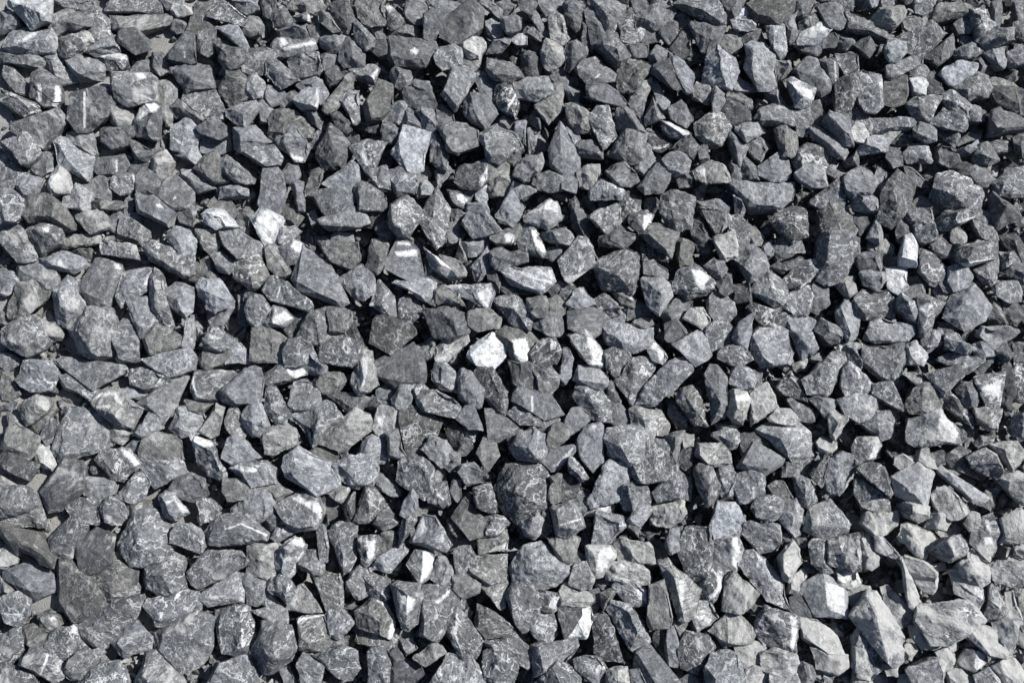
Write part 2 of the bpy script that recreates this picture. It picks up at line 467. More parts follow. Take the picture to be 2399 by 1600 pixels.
ROCK = stone_material()
DUST = dirt_material()
STONES = '''
362,1483 390,1460 425,1443 459,1431 499,1448 505,1500 488,1546 459,1569 425,1575 390,1552 367,1523;;4va;;big broad flat slab with thin scratch-like veins at the bottom edge, left part
1156,1140 1170,1117 1188,1083 1228,1077 1274,1100 1291,1140 1279,1186 1239,1215 1210,1220 1188,1209 1165,1180;1182,1123 1205,1152 1239,1169;3rva;;huge dark craggy boulder with pitted shadowed side, below right of the image centre
126,1054 138,997 143,979 166,956 201,954 230,962 247,991 264,1025 258,1043 218,1060 178,1074 141,1080;146,991 149,1065;4va;;biggest slab in the left part, five-sided with a dark left side face
278,1276 298,1248 321,1202 339,1196 356,1190 385,1202 396,1219 402,1253 396,1288 396,1322 350,1328 310,1322 298,1293;339,1207 316,1271 304,1293 390,1316;4va;;big blocky stone standing proud with a dark left flank, lower left
2147,1431 2150,1420 2184,1414 2236,1400 2265,1408 2288,1431 2305,1454 2299,1466 2265,1477 2242,1494 2219,1506 2184,1506 2167,1477 2147,1454;;4va;;largest slab of the bottom right, broad grey and flat with fine cracks
132,1311 166,1311 178,1334 201,1351 218,1357 224,1380 241,1408 255,1431 241,1443 201,1457 172,1454 149,1431 138,1408 138,1368 126,1334;;3pwa;;largest plain brown-grey slab in the lower left quarter, elongated and smooth
1989,1437 2012,1403 2024,1385 2052,1391 2075,1420 2087,1448 2092,1477 2115,1494 2115,1546 2092,1563 2064,1540 2041,1500 2012,1460;2029,1391 2052,1448 2081,1552;4rva;;very long grey stone slanting down steeply, the longest of the bottom right
1193,1328 1204,1305 1233,1282 1273,1273 1291,1293 1325,1316 1354,1334 1354,1351 1325,1362 1296,1377 1262,1377 1239,1357 1204,1357;1256,1328 1291,1328;5rva;;wide pyramid-shaped pale stone casting a shadow below, bottom half right of centre
657,1077 668,1065 700,1045 726,1054 746,1077 775,1083 795,1117 792,1134 763,1152 740,1157 700,1140 671,1117 663,1094;;5va;732,1111 749,1111~2;light grey angular stone just below and right of the squarish brownish stone with straight edges
479,1248 488,1225 511,1207 545,1199 579,1199 608,1219 625,1248 620,1265 591,1276 533,1282 493,1279 482,1265;493,1253 539,1236 562,1227 620,1259;4va;528,1239 565,1227 625,1253~4;rounded loaf-shaped stone with an arched white seam, lower left of centre
683,659 700,630 709,601 711,572 729,578 752,598 769,621 769,644 786,659 803,679 815,707 798,716 775,713 740,699 700,681;694,659 746,687 786,704;4pa;;big smooth flat grey plate, the longest slab left of centre
591,1500 614,1460 648,1454 677,1471 691,1512 683,1546 648,1569 620,1580 597,1558 585,1529;;4va;;big smooth domed slab near the bottom edge, left of centre
161,773 172,747 201,722 235,722 258,730 267,756 261,796 253,825 218,836 184,825 166,802;;4rva;;large round grey stone with crackled pale veining, left part
505,1431 528,1414 551,1414 562,1431 585,1420 591,1454 597,1494 579,1529 551,1535 516,1535 516,1494;;4va;;broad dark grey slab with jagged right edge, bottom edge left of centre
1592,1288 1606,1236 1623,1225 1658,1222 1675,1227 1678,1265 1669,1322 1658,1357 1640,1362 1612,1339 1600,1316;1669,1230 1658,1345;3rva;;large dark blue-grey upright block, directly left and below the nearly round light stone
187,1454 230,1448 253,1431 264,1408 304,1397 336,1394 321,1414 310,1448 287,1477 264,1500 241,1517 212,1512 189,1489;;3va;;veined dark grey longish stone just below and right of the largest plain brown-grey slab
95,1152 109,1129 126,1100 149,1077 184,1074 201,1083 195,1111 189,1152 166,1177 143,1192 115,1197 103,1186;;3pa;;tall smooth grey stone with rounded corners, lower left
1388,630 1405,607 1428,595 1468,578 1497,601 1497,624 1491,647 1494,670 1480,687 1446,681 1417,673 1394,653;1405,624 1446,636 1486,647;3rva;;large blocky speckled dark stone right of the image centre
2179,440 2196,415 2230,409 2259,417 2293,435 2308,463 2305,486 2288,501 2247,486 2230,492 2202,481 2179,463;2179,452 2247,452 2299,458;4rva;;big broad dark stone with a pale rough top, far right part
992,1374 1015,1368 1044,1371 1067,1385 1078,1414 1078,1431 1061,1437 1044,1460 1033,1489 1021,1500 987,1483 990,1448 992,1414;;4rva;1015,1414 1044,1388 1053,1380 1050,1394 1027,1414;large veined blocky stone with a short white bar at its top right, bottom centre
2118,1008 2127,979 2150,974 2202,962 2225,979 2242,1008 2245,1025 2242,1037 2222,1043 2196,1048 2150,1045 2124,1031;2196,979 2196,1031;5va;2199,1002 2202,979 2207,968 2230,991 2245,1014 2239,1037 2213,1031;wide stone with one flat cream facet on its right half, far right part
878,876 886,844 915,830 941,807 967,804 969,842 992,853 998,876 995,893 964,902 929,908 895,896;906,888 952,896 987,882;3pa;;broad flat layered stone with a thin dark front edge, just left of the image centre
178,681 201,656 212,630 227,610 264,607 281,618 284,647 273,676 264,704 250,722 224,719 201,699;201,687 241,704 258,664;4pa;267,618 278,618 284,630 270,630;big smooth grey stone with a white upper right corner, left part
1879,1374 1899,1351 1927,1339 1945,1345 1962,1368 1979,1380 1979,1420 1982,1443 1962,1443 1939,1448 1910,1437 1893,1408;1933,1368 1939,1426 1979,1443;6pa;1933,1362 1976,1377 1982,1443 1956,1431 1936,1414;large stone with a bright smooth cream right face and grey left face, lower right
1770,1483 1778,1443 1795,1426 1818,1426 1847,1437 1864,1448 1867,1489 1861,1529 1824,1523 1790,1512;1795,1431 1850,1443 1858,1526;3rva;1850,1440 1867,1454 1867,1489 1858,1526 1850,1517 1856,1477;big square dark blue-grey stone with a bright white right edge, bottom part right
169,224 189,210 224,204 261,212 267,235 253,255 247,273 215,290 204,307 184,307 164,293 158,276 166,253;;3pa;198,218 198,298~5;broad flat grey stone crossed by one thin upright white line
1712,426 1738,423 1801,423 1841,423 1858,429 1864,446 1856,469 1824,492 1795,486 1761,483 1732,452;1801,429 1767,478 1824,481;5ra;;broad pale trapezoid stone in the upper right
1417,1031 1428,1008 1457,999 1491,999 1512,1008 1520,1031 1529,1065 1509,1088 1474,1088 1446,1071 1428,1065;1425,1048 1454,1045 1474,1083;5va;;big pale faceted boulder with criss-cross fine veins, right of centre
121,844 155,836 212,836 258,842 287,853 298,870 264,888 241,905 218,910 184,882 149,865;;4pa;;long low flat grey stone lying over two others, left part below the middle
1764,785 1784,768 1841,768 1853,796 1858,825 1847,854 1784,859 1764,825;;5va;;large smooth pale boulder with a shadow cut across its top, right part
1188,1397 1205,1362 1231,1351 1262,1374 1274,1414 1256,1460 1228,1483 1205,1460 1193,1431;;4rva;;veined grey angular stone just left of the sandy tan block with flat top, bottom half
677,974 683,965 729,956 763,945 786,951 800,979 780,1002 752,1031 732,1054 717,1031 694,1008;;4rva;;bulky stone with crinkled ridged face and dusty lower edge, left of centre below the middle
1546,1322 1566,1311 1583,1322 1595,1339 1623,1357 1641,1380 1638,1414 1629,1437 1606,1457 1589,1448 1572,1408 1566,1368;1578,1345 1600,1437;5swva;1592,1357 1603,1362 1600,1408 1598,1437 1592,1431 1592,1391;long striped stone with a pale streak running down it, bottom part right of centre
184,1276 201,1253 227,1233 247,1239 270,1253 273,1271 261,1305 258,1322 230,1334 212,1345 195,1348 184,1328 178,1305;;3pa;;smooth dark grey angular stone just above the largest plain brown-grey slab
1775,1008 1807,991 1836,991 1870,991 1893,1014 1904,1043 1904,1065 1881,1077 1858,1080 1841,1071 1818,1045;1830,991 1841,1031 1847,1071;5pva;;widest flat fractured slab of the lower right, dusty brown-grey
14,1334 34,1322 75,1316 98,1328 121,1345 126,1365 135,1380 115,1394 80,1403 52,1391 23,1374 11,1357;34,1328 34,1345 69,1385 115,1391;4pa;;smooth oval blue-grey stone in the bottom left part, flat as a tile
1491,945 1514,899 1543,867 1578,842 1615,836 1618,870 1600,893 1572,916 1534,951 1509,954;1509,910 1532,945;4rva;;big rough grey-brown slab slanting up to the right, right of centre below the middle
1927,549 1945,535 1968,549 1985,567 2008,561 2011,595 1990,601 1985,624 1973,653 1939,664 1916,653 1927,607 1922,572;1945,544 1939,607 1979,641;4va;;tall faceted stone made of stacked ledges, right part
2210,745 2213,722 2230,693 2259,670 2282,664 2299,676 2313,704 2316,722 2299,750 2259,773 2242,750 2219,745;2288,670 2265,704 2242,745;5pa;;large rounded smooth stone half in sharp shadow, far right below the middle
459,1322 488,1296 528,1299 562,1293 582,1305 574,1328 551,1345 522,1351 493,1362 465,1380 447,1368 442,1339;;4va;;second stone above the broad dark grey slab with jagged right edge, veined grey longish
1425,1431 1434,1408 1457,1408 1486,1417 1497,1448 1520,1477 1526,1500 1503,1512 1480,1529 1463,1506 1440,1471;;5va;;large freckled grey stone with a rounded lower end, bottom part right of centre
2024,819 2058,807 2081,804 2115,804 2124,824 2118,853 2110,876 2087,899 2058,888 2029,859;2092,813 2104,853 2087,893;3rva;;large blocky stone with a dark rough front and pale right side, far right part
339,1328 373,1328 396,1322 402,1293 425,1305 436,1339 436,1374 425,1385 385,1400 350,1388 339,1374;;4va;;veined grey roundish stone just above the big broad flat slab with thin scratch-like veins
648,1186 671,1163 700,1152 734,1154 752,1175 757,1197 746,1232 694,1238 666,1220;;4va;683,1169 700,1157 717,1172 746,1177 754,1192 752,1215 729,1192 706,1180;grey stone with a thick forked white streak, lower left of centre
1732,1328 1744,1299 1767,1293 1790,1305 1801,1316 1801,1334 1790,1339 1807,1368 1830,1360 1841,1380 1853,1420 1853,1431 1824,1414 1795,1403 1778,1380 1755,1362;1795,1328 1807,1362;5rva;;pale irregular stone with a ridged upper half, lower right
929,962 958,948 975,954 998,979 1035,985 1033,1008 1015,1031 987,1045 952,1048 941,1020 935,991;;3pwva;;dark brownish plain stone with a ragged outline, just below left of the image centre
3,770 29,753 57,736 86,747 106,773 109,791 98,813 63,831 34,822 9,802;;4va;;smooth rounded hexagonal slab at the left edge, halfway down
2092,1117 2115,1100 2150,1086 2173,1097 2190,1103 2190,1129 2184,1157 2170,1186 2138,1175 2104,1157;2164,1100 2138,1152;6pva;;big smooth pale stone with parallel diagonal seams, far lower right
43,498 63,481 72,458 86,452 115,455 135,472 158,492 178,515 178,538 155,544 143,526 126,521 86,524 60,515;;3wsa;;broad dark grey-brown slab with layered edges in the left part
746,1037 769,1014 803,979 832,962 864,974 869,1008 838,1037 806,1057 769,1048;809,997 826,1043;5wva;;veined dusty light grey longish stone just above the oval pale stone with swirling rough surface
2058,515 2064,452 2087,440 2104,400 2121,406 2138,435 2127,458 2133,475 2115,504 2092,538 2070,526;2092,446 2104,481 2121,498;3va;;large dark weathered stone with a hooked curl of pale lines, far right part
1382,1157 1400,1117 1417,1088 1434,1074 1463,1083 1474,1106 1468,1134 1451,1163 1411,1180 1388,1186 1380,1175;1417,1088 1405,1140 1394,1183;5rva;;large upright egg-shaped rough stone, right of centre in the lower half
333,1420 350,1403 379,1400 385,1411 413,1397 436,1385 465,1397 465,1426 430,1448 396,1466 367,1466 344,1448;;4va;;veined grey longish stone below the big blocky stone standing proud with a dark left flank
1486,1083 1514,1077 1526,1031 1543,1028 1560,1037 1575,1071 1589,1100 1566,1126 1509,1131 1486,1117;;4sva;;dark streaky stone tucked under the big pale faceted boulder
218,1351 235,1328 270,1319 298,1331 316,1339 327,1374 321,1391 287,1397 253,1403 235,1380;267,1322 264,1397;4wva;;veined brownish angular stone just right of the largest plain brown-grey slab
264,172 304,172 324,181 350,178 370,195 359,212 356,232 321,247 298,250 270,230 264,201;;4va;316,172 339,172 342,184 327,189 319,184/324,221 356,235~3;broad veined stone with a bright white spot on its upper edge
992,722 1021,716 1067,719 1084,727 1099,750 1096,779 1078,791 1056,796 1021,785 1004,762;1033,727 1061,750 1073,791;3sa;;dark stone with a ribbed layered face, near the image centre
1899,1190 1945,1173 1968,1202 1990,1227 1985,1248 1956,1259 1936,1262 1910,1253 1881,1242 1887,1225;1904,1230 1985,1236;4va;;broad pitted grey stone with a low ridge, lower right
9,100 32,83 29,69 69,63 115,69 126,80 132,98 123,123 103,126 63,129 40,126 11,112;34,109 63,103 109,92;5va;32,98 57,100 86,83 83,75 69,80 52,92 34,95;veined stone with a diagonal white band near the top left corner
835,1431 849,1411 872,1400 901,1408 918,1431 926,1454 926,1483 915,1497 895,1492 866,1483 843,1466;878,1405 889,1448 889,1489;4wva;883,1405 901,1408 918,1426 923,1448 906,1426/923,1448 929,1471 923,1494 909,1497 912,1466;bulky dark stone with white-rimmed right edge, bottom part left of centre
0,1230 40,1236 86,1248 103,1265 109,1293 123,1305 123,1328 98,1322 69,1311 40,1299 17,1271 0,1253;17,1265 75,1282 121,1316;3wpa;;smooth brownish longish stone just above the smooth oval blue-grey stone
1033,77 1044,49 1073,20 1093,3 1110,3 1130,26 1124,66 1104,83 1076,95 1064,106 1041,98;;4pa;;flat greenish grey oval slab at the top centre, the smoothest stone there
1995,1523 1998,1489 2015,1474 2035,1489 2058,1523 2075,1552 2064,1575 2041,1592 2006,1586 1995,1558;2004,1489 2006,1580;4rva;;smooth ovoid grey stone standing on end, bottom right
158,327 192,330 207,350 218,370 218,402 207,425 178,413 143,387 129,356 126,333 146,321;138,339 155,373 189,408;6va;;veined pale angular stone below and right of the dark stone with two upright white stripes
866,785 878,750 901,739 935,745 958,756 975,779 952,796 935,813 918,828 883,813 869,802;;2pwa;;matt dark brown rough lump left of the image centre
906,103 915,89 952,92 990,98 1015,103 1021,121 1007,135 995,158 958,158 932,155 906,135;915,129 952,141 987,135;4a;961,118 972,112 981,121 975,129 964,126;broad blocky grey stone with a single white spot in its middle, top centre
918,356 932,339 946,321 946,301 972,304 1004,313 1007,333 998,373 990,396 969,405 944,393 929,373;;6ra;;big pale speckled stone, lightest of the large ones in the upper middle
321,945 339,928 373,905 408,888 442,882 436,916 425,939 402,968 379,979 350,956;333,939 376,977;4pa;;grey wedge stone pointing up to the right with a crisp lower left edge, left part
207,939 235,922 253,913 270,913 287,933 310,956 336,956 330,982 310,1002 264,991 247,968 218,956;;5rswa;210,939 230,925 253,916 273,919 287,948 273,942 264,925 244,928/224,951 264,948 253,956 224,956;stone with a jagged white angular band like folded ribs, left part
1411,762 1428,750 1468,756 1503,765 1526,768 1526,779 1520,808 1486,819 1463,831 1446,819 1423,802;1423,773 1457,802 1491,813;5sva;;broad stone with horizontal banding, right of the image centre
522,916 539,893 568,870 585,859 608,867 617,893 614,922 608,939 579,945 551,951 528,939;;5ra;;rounded egg-shaped pale speckled stone, left of centre below the middle
1666,1197 1675,1175 1698,1172 1726,1180 1744,1203 1749,1232 1732,1255 1675,1261 1663,1232;;7ra;;pale smooth nearly round light stone, whitest rounded one in the lower right
439,1014 453,1011 476,1022 499,1037 511,1054 522,1083 528,1106 522,1123 493,1117 465,1103 450,1077 445,1048;;4va;439,1014 456,1014 476,1025 499,1037 499,1045 470,1048 465,1063 447,1037/447,1063 465,1091 453,1083;smooth stone with a dazzling white upper left corner, lower left quarter
1165,785 1188,768 1228,768 1256,785 1268,802 1262,825 1245,848 1228,854 1199,836 1176,808;1199,796 1205,831;4wa;1199,796 1233,793 1248,848 1228,859 1208,848;stone with a white U-shaped patch under a grey roof-like top, near the image centre
1247,1512 1273,1503 1313,1503 1348,1492 1354,1512 1342,1546 1325,1558 1285,1558 1256,1580 1247,1546;;4va;;second stone below the wide pyramid-shaped pale stone casting a shadow below, veined grey angular
746,339 763,301 775,287 795,304 806,327 820,347 806,373 800,393 786,402 757,402 740,367;769,307 780,344 786,376;3a;;big angular stone split into a black left facet and grey right face
1288,356 1305,293 1313,287 1328,304 1342,330 1354,356 1357,396 1336,413 1313,408 1293,390;1313,287 1308,350 1293,385;5pa;;tall pale pointed stone with a black left face, upper right of centre
987,509 1004,469 1021,446 1027,438 1044,458 1053,486 1050,526 1044,567 1030,584 1021,584 1012,538 992,532;1021,452 1012,521 1024,584;5sva;;tall narrow spearhead stone pointing up, near the centre
1919,492 1945,469 1973,469 1990,492 2008,526 2002,555 1979,561 1950,549 1927,538;1945,481 1962,544;4wsa;;tall stone with brown upright grain low in the upper right
109,1288 121,1259 149,1230 172,1210 195,1207 204,1230 198,1259 184,1288 166,1311 143,1308 115,1299;121,1288 126,1265 161,1245;3va;;veined dark grey angular stone just above and right of the smooth oval blue-grey stone
1881,888 1899,870 1927,842 1950,830 1973,830 1979,847 1962,882 1942,905 1939,928 1916,933 1893,922;1933,847 1942,876 1936,922;5va;;broad pale stone with a scooped notch, right part just below the middle
1010,1601 1033,1552 1050,1532 1078,1540 1107,1543 1124,1569 1142,1601 1124,1638 1021,1638;;5va;;broad grey stone cut by the bottom edge, just left of the photo's bottom centre
1446,893 1468,870 1477,847 1491,839 1514,839 1534,853 1532,870 1512,888 1506,916 1491,951 1474,951 1457,928;1486,865 1474,945;4rva;;grey angular stone just left of the big rough grey-brown slab slanting up to the right
1176,636 1187,624 1216,618 1262,621 1285,630 1296,659 1285,670 1262,687 1233,681 1199,664;1184,647 1227,670 1262,681;6va;1204,627 1222,638 1239,650 1291,661~4;big pale wedge stone with a white ridge line, just above the image centre
901,627 923,584 935,555 958,567 978,584 987,618 992,653 958,656 929,641;;4pa;926,590 978,584 978,601 929,601/932,567 958,567 964,575 932,572;grey stone crossed by two bright white bars, left of the image centre
1549,463 1572,446 1595,452 1621,469 1621,498 1615,532 1589,544 1560,526 1543,498;1575,452 1572,504 1606,515;3rva;;large dark crumpled stone right of centre in the upper half
55,281 80,264 100,258 129,255 135,267 152,281 138,296 121,316 95,339 80,333 63,310 26,304 26,293;;3a;;dark grey angular stone just below the dark stone with two upright white stripes
2104,86 2133,69 2161,52 2181,49 2190,69 2210,80 2202,100 2179,123 2159,135 2133,126 2115,115;2138,69 2184,63 2196,98;3va;;large dark stone with a mottled face near the top right
1119,316 1142,298 1165,293 1199,307 1216,324 1222,344 1188,367 1170,376 1147,373 1133,344;;4rva;;grey roundish stone just left of the tall pale pointed stone with a black left face
967,1253 981,1225 992,1207 1021,1210 1038,1225 1050,1253 1061,1276 1044,1291 1015,1288 987,1282 964,1271;;5va;981,1230 992,1213 1001,1242 969,1265;pale angular stone with chalky white left edge, bottom half just left of centre
929,1123 935,1083 952,1071 987,1074 1010,1100 1015,1134 1010,1157 992,1166 969,1146 941,1129;998,1100 1010,1152;3rva;;large dark blue-black stone with mottled face, below the image centre
1749,112 1770,98 1787,103 1795,121 1813,121 1810,166 1807,189 1818,198 1801,210 1778,207 1761,187 1758,172 1747,158;1767,115 1761,161 1767,189;5va;;broad pale blocky stone tall in the upper right
1041,1471 1050,1437 1073,1428 1078,1448 1101,1460 1113,1483 1127,1500 1124,1529 1113,1540 1084,1540 1067,1512 1050,1489;1067,1448 1067,1489 1084,1535;3sva;1061,1466 1070,1466 1070,1494 1084,1535 1064,1512 1058,1483;dark striped stone with a slim white sliver along its left edge, bottom part
34,890 46,859 63,844 86,842 121,850 132,876 126,890 115,908 77,916 52,908;;5va;;smooth oval pale stone at the left edge just below the middle
1652,1569 1669,1535 1703,1520 1726,1535 1732,1563 1749,1586 1744,1632 1658,1632;;4rva;;veined grey roundish stone just below the cream and brown streaked stone with a ridge
1494,1517 1520,1512 1543,1540 1572,1569 1595,1598 1606,1615 1514,1621 1491,1563 1489,1540;;4pa;;plain grey slab running down to the bottom edge, right of centre
697,1454 711,1443 746,1443 760,1443 772,1471 769,1506 740,1523 700,1517 694,1489;;4wva;697,1457 711,1448 757,1440~5;boxy brown-grey stone with a white upper edge line, lower left of centre
121,681 143,656 166,644 184,656 172,679 181,704 195,725 172,745 161,765 141,753 126,722;;5va;;veined light grey angular stone just right of the flat layered brown-grey stone
109,1506 126,1477 155,1460 178,1460 178,1477 201,1506 218,1517 189,1529 143,1540 115,1529;;4sva;164,1483 172,1463 181,1471 178,1483;white-marked grey roundish stone just below the largest plain brown-grey slab
453,1400 482,1374 511,1357 545,1342 568,1348 565,1380 568,1408 533,1411 493,1417;459,1400 556,1403;5va;;veined light grey angular stone just above the broad dark grey slab with jagged right edge
327,1065 339,1031 367,1017 413,1022 422,1045 422,1074 385,1088 350,1088;;4wpa;;square-cornered plain grey block in the lower left quarter
608,440 620,392 643,392 660,412 666,458 657,492 654,504 625,495 605,478 602,458;;4pa;;tall smooth flat-faced grey-brown stone standing upright, upper left of centre
585,1276 620,1268 648,1271 648,1322 643,1357 614,1357 579,1345 582,1311;611,1276 608,1351;5wsa;;light grey ribbed stone with a tan left edge below the arched white seam stone
737,1357 752,1339 786,1339 798,1345 803,1368 809,1403 806,1420 780,1437 763,1431 746,1403;;4wva;;second stone above and right of the big smooth domed slab, veined brownish blocky
1658,126 1683,106 1698,118 1718,138 1729,166 1715,187 1712,210 1698,212 1681,198 1646,195 1655,172 1663,155;1686,115 1692,161 1703,207;5va;;bright angular stone with three points, upper right
729,1535 763,1517 803,1512 832,1529 841,1563 820,1592 792,1586 763,1558;;4va;;grey angular stone just below and left of the bulky dark stone with white-rimmed right edge
40,670 80,661 115,681 109,699 80,722 57,742 23,745 14,722;;3wsa;;flat layered brown-grey stone at the left edge, halfway up
445,899 459,870 493,865 522,865 551,873 528,893 511,939 488,942 459,931;;4va;445,899 453,882 459,916 467,933 453,925;smooth grey stone with a white left rim, left of centre below the middle
40,1558 57,1529 77,1512 103,1529 115,1535 143,1546 155,1575 126,1598 92,1580 63,1569;;4va;112,1535 95,1578~4;grey stone with one straight white stripe near the bottom left corner
1655,882 1666,859 1681,862 1698,888 1706,916 1709,945 1703,974 1689,982 1666,991 1660,956;1689,945 1689,979;4sa;;tall dark grey pointed plank-like stone, right part just below the middle
918,1365 941,1362 958,1368 969,1391 981,1374 992,1397 987,1431 981,1454 958,1474 941,1466 935,1420 923,1391;;5va;938,1397 952,1391 972,1403 967,1426 952,1440 938,1426;stone with a round bright white blot in its middle, bottom half left of centre
1313,613 1336,590 1348,572 1354,561 1371,564 1388,595 1402,613 1382,636 1336,661 1322,653 1313,630;;5va;1325,647 1342,647 1382,636 1377,647 1336,661 1322,656/1354,561 1371,564 1377,578 1362,575;pale blocky stone tilted on its corner, just above right of the image centre
786,1094 820,1074 855,1071 878,1083 884,1106 872,1134 832,1143 798,1129;;5rva;;oval pale stone with swirling rough surface, centre left below the middle
1752,9 1767,0 1858,0 1853,26 1838,43 1821,57 1790,60 1767,52 1755,32;1775,34 1804,40 1824,17;3wa;;broad dark stone with a brown underside at the top edge, right half
55,541 86,524 115,521 143,524 149,549 146,572 126,587 100,604 86,595 75,572;;4va;86,535 115,532 115,544 95,544;white-marked grey roundish stone just below the broad dark grey-brown slab with layered edges
23,0 115,0 121,29 115,52 92,60 72,63 52,52 26,26 20,14;;7ra;;pale pitted whitish stone in the top left corner
597,768 625,765 648,779 668,793 668,831 654,848 591,842;637,773 637,842;4wsa;;blocky ribbed grey stone with two faces meeting at a pale edge, centre left
1520,1374 1537,1362 1557,1360 1566,1380 1572,1414 1575,1448 1569,1471 1532,1477 1520,1454 1526,1414;;5wa;;upright pillar-shaped grey stone with a dusty top, bottom part right of centre
344,1529 367,1523 396,1558 425,1575 436,1598 402,1621 339,1621 321,1598;;4va;;grey angular stone below and left of the broad dark grey slab with jagged right edge
488,1603 516,1558 545,1540 579,1535 597,1558 608,1603 602,1632 505,1632;;4va;;veined grey angular stone just below and left of the big smooth domed slab
1334,733 1348,719 1382,710 1411,727 1440,756 1411,762 1400,779 1388,791 1359,773 1336,768;;4pa;;dusty flat-topped brownish grey stone right of the image centre
1606,1477 1635,1483 1658,1489 1669,1517 1652,1552 1635,1575 1600,1558 1594,1523;1640,1494 1640,1552;3va;;dark rough stone at the bottom edge below the dusty stone with dark corner
261,793 273,768 293,747 310,765 324,788 330,819 324,848 270,848;;4va;;veined grey angular stone just right of the large round grey stone with crackled pale veining
1428,359 1437,339 1463,313 1474,290 1491,301 1514,319 1517,344 1506,373 1474,382 1451,367;1474,296 1474,339 1451,359;4a;;large grey stone cut by a dark curved notch, upper right
648,1293 660,1271 688,1253 706,1259 714,1282 706,1316 691,1345 677,1360 660,1351 648,1328;;5rva;666,1259 703,1253 714,1276 709,1282 671,1271/709,1288 711,1293 686,1339 680,1345;white-marked light grey angular stone just below the grey stone with a thick forked white streak
1577,670 1589,641 1612,624 1629,624 1663,647 1669,664 1652,687 1612,699 1583,687;1617,630 1629,670 1652,681;4va;1620,630 1646,636 1663,653 1652,664 1646,684 1635,670;hump-backed stone with a pale upper face above a small yellowish stone, right of centre
1755,681 1772,659 1801,636 1818,641 1841,664 1847,693 1836,716 1813,716 1784,704 1758,690;1801,647 1813,699;5va;;broad pale faceted stone with a dark smooth patch, right part
611,1008 637,994 680,988 706,1037 671,1054 643,1068 625,1060 620,1031;;5wva;;squarish brownish stone with straight edges, left of centre below the middle
700,785 723,739 752,722 769,719 775,750 775,785 752,813 729,811 706,802;;4rva;;veined grey angular stone just below the big smooth flat grey plate
1933,1129 1945,1083 1973,1065 2002,1077 2005,1111 1990,1140 1968,1157 1945,1157;;5rva;;veined light grey angular stone just above and left of the crusty cream mottled stone
350,647 364,630 382,641 390,670 390,699 399,727 408,762 393,770 376,750 356,727 347,693;;4va;;long upright veined stone in the left part, next to a wedge with a pale facet
224,1077 241,1057 270,1048 298,1054 316,1071 330,1088 310,1100 281,1123 258,1117 241,1094;235,1071 264,1106;4sva;281,1051 298,1054 316,1071 330,1086 316,1091 298,1071;lens-shaped layered stone with a bright white right tip, lower left
1391,1448 1411,1437 1428,1454 1434,1483 1440,1523 1463,1552 1451,1560 1423,1552 1394,1523 1388,1489;1428,1454 1428,1483 1457,1552;3sva;;dark slanting stone with pale right edge leaning under a bigger veined stone, bottom part
746,813 780,785 806,773 815,802 843,831 820,854 752,848;;4va;;second stone below the big smooth flat grey plate, veined grey roundish
1133,1529 1153,1517 1188,1535 1205,1558 1210,1592 1182,1609 1142,1603 1130,1569;;4rva;;rough grey stone at the bottom edge, just right of the one at bottom centre
1110,876 1124,862 1159,862 1176,888 1185,916 1182,939 1182,968 1165,962 1142,933 1119,905;1153,870 1176,928 1176,962;2sva;;dark slender stone tapering to a point at its lower end, just right of centre
775,1253 786,1227 815,1225 835,1230 820,1259 826,1288 832,1305 820,1334 803,1345 786,1311;786,1236 803,1299 803,1339;4va;;veined grey longish stone just left of the stone with straight pale and brown parallel ribs
1354,902 1371,899 1394,910 1417,922 1431,945 1431,988 1417,991 1388,979 1382,956 1359,951 1345,931;1377,922 1388,939 1417,985;4sva;;veined grey angular stone just above the upright pale grey stone with a sharp lower tip
915,481 935,463 952,460 981,481 984,509 975,532 955,549 935,547 915,526;;4va;932,504 938,469~2/938,492 981,504~2;rounded smooth grey stone with fine white lines left of centre top
2236,601 2247,572 2293,567 2334,567 2339,590 2328,607 2288,624 2259,627;;3va;2253,618 2293,610 2322,607 2288,624 2265,627;dark wedge stone with a white slanting lower edge, far right
0,1157 23,1140 52,1140 75,1157 89,1186 57,1197 0,1215;;4va;;second stone left of the tall smooth grey stone with rounded corners, veined grey angular
1434,1282 1451,1259 1486,1262 1514,1271 1532,1293 1532,1316 1514,1322 1491,1322 1468,1322 1448,1311;;6rwa;;pale crusty stone with a bite out of its lower right edge
336,842 367,830 402,824 436,819 459,836 451,865 425,876 396,882 367,859;;5va;;second stone below the long upright veined stone, veined light grey longish
791,653 820,630 849,621 872,636 880,656 878,681 855,699 832,699 809,681;820,687 849,687 878,659;5va;;broad light grey stone with an angular outline left of the white-barred stone
1325,785 1342,773 1371,773 1388,796 1405,813 1417,836 1411,859 1382,865 1365,842 1336,813;;4va;1371,773 1382,785 1405,813 1417,831 1420,859 1394,859 1377,859 1388,842 1377,808;pointed stone with a brilliant white lower right face, right of the image centre
2012,178 2024,166 2064,178 2070,195 2070,241 2049,261 2029,258 2012,235;2064,189 2064,235;5va;2061,192 2070,192 2070,201 2061,201;upright rectangular pale stone with a chipped right edge, upper right
1672,1271 1692,1259 1724,1256 1738,1293 1738,1328 1726,1339 1703,1345 1672,1322;1692,1265 1715,1265;4rva;1715,1259 1726,1259 1738,1305 1726,1334 1715,1322;white-marked grey blocky stone just right of the large dark blue-grey upright block
287,641 310,630 344,624 362,624 356,653 344,679 310,699 287,716 276,693;293,653 301,687 281,704;5va;347,647 356,644 344,667 336,667;white-marked light grey angular stone just above and left of the long upright veined stone
1695,1385 1703,1357 1721,1339 1738,1357 1749,1380 1772,1391 1755,1420 1744,1434 1721,1431 1695,1426;;5wsa;;dusty light grey roundish stone just below and right of the large dark blue-grey upright block
734,460 757,446 780,443 809,446 829,463 829,481 815,501 792,509 763,504 743,481;;4pa;;smooth disc-shaped grey stone, upper left of centre
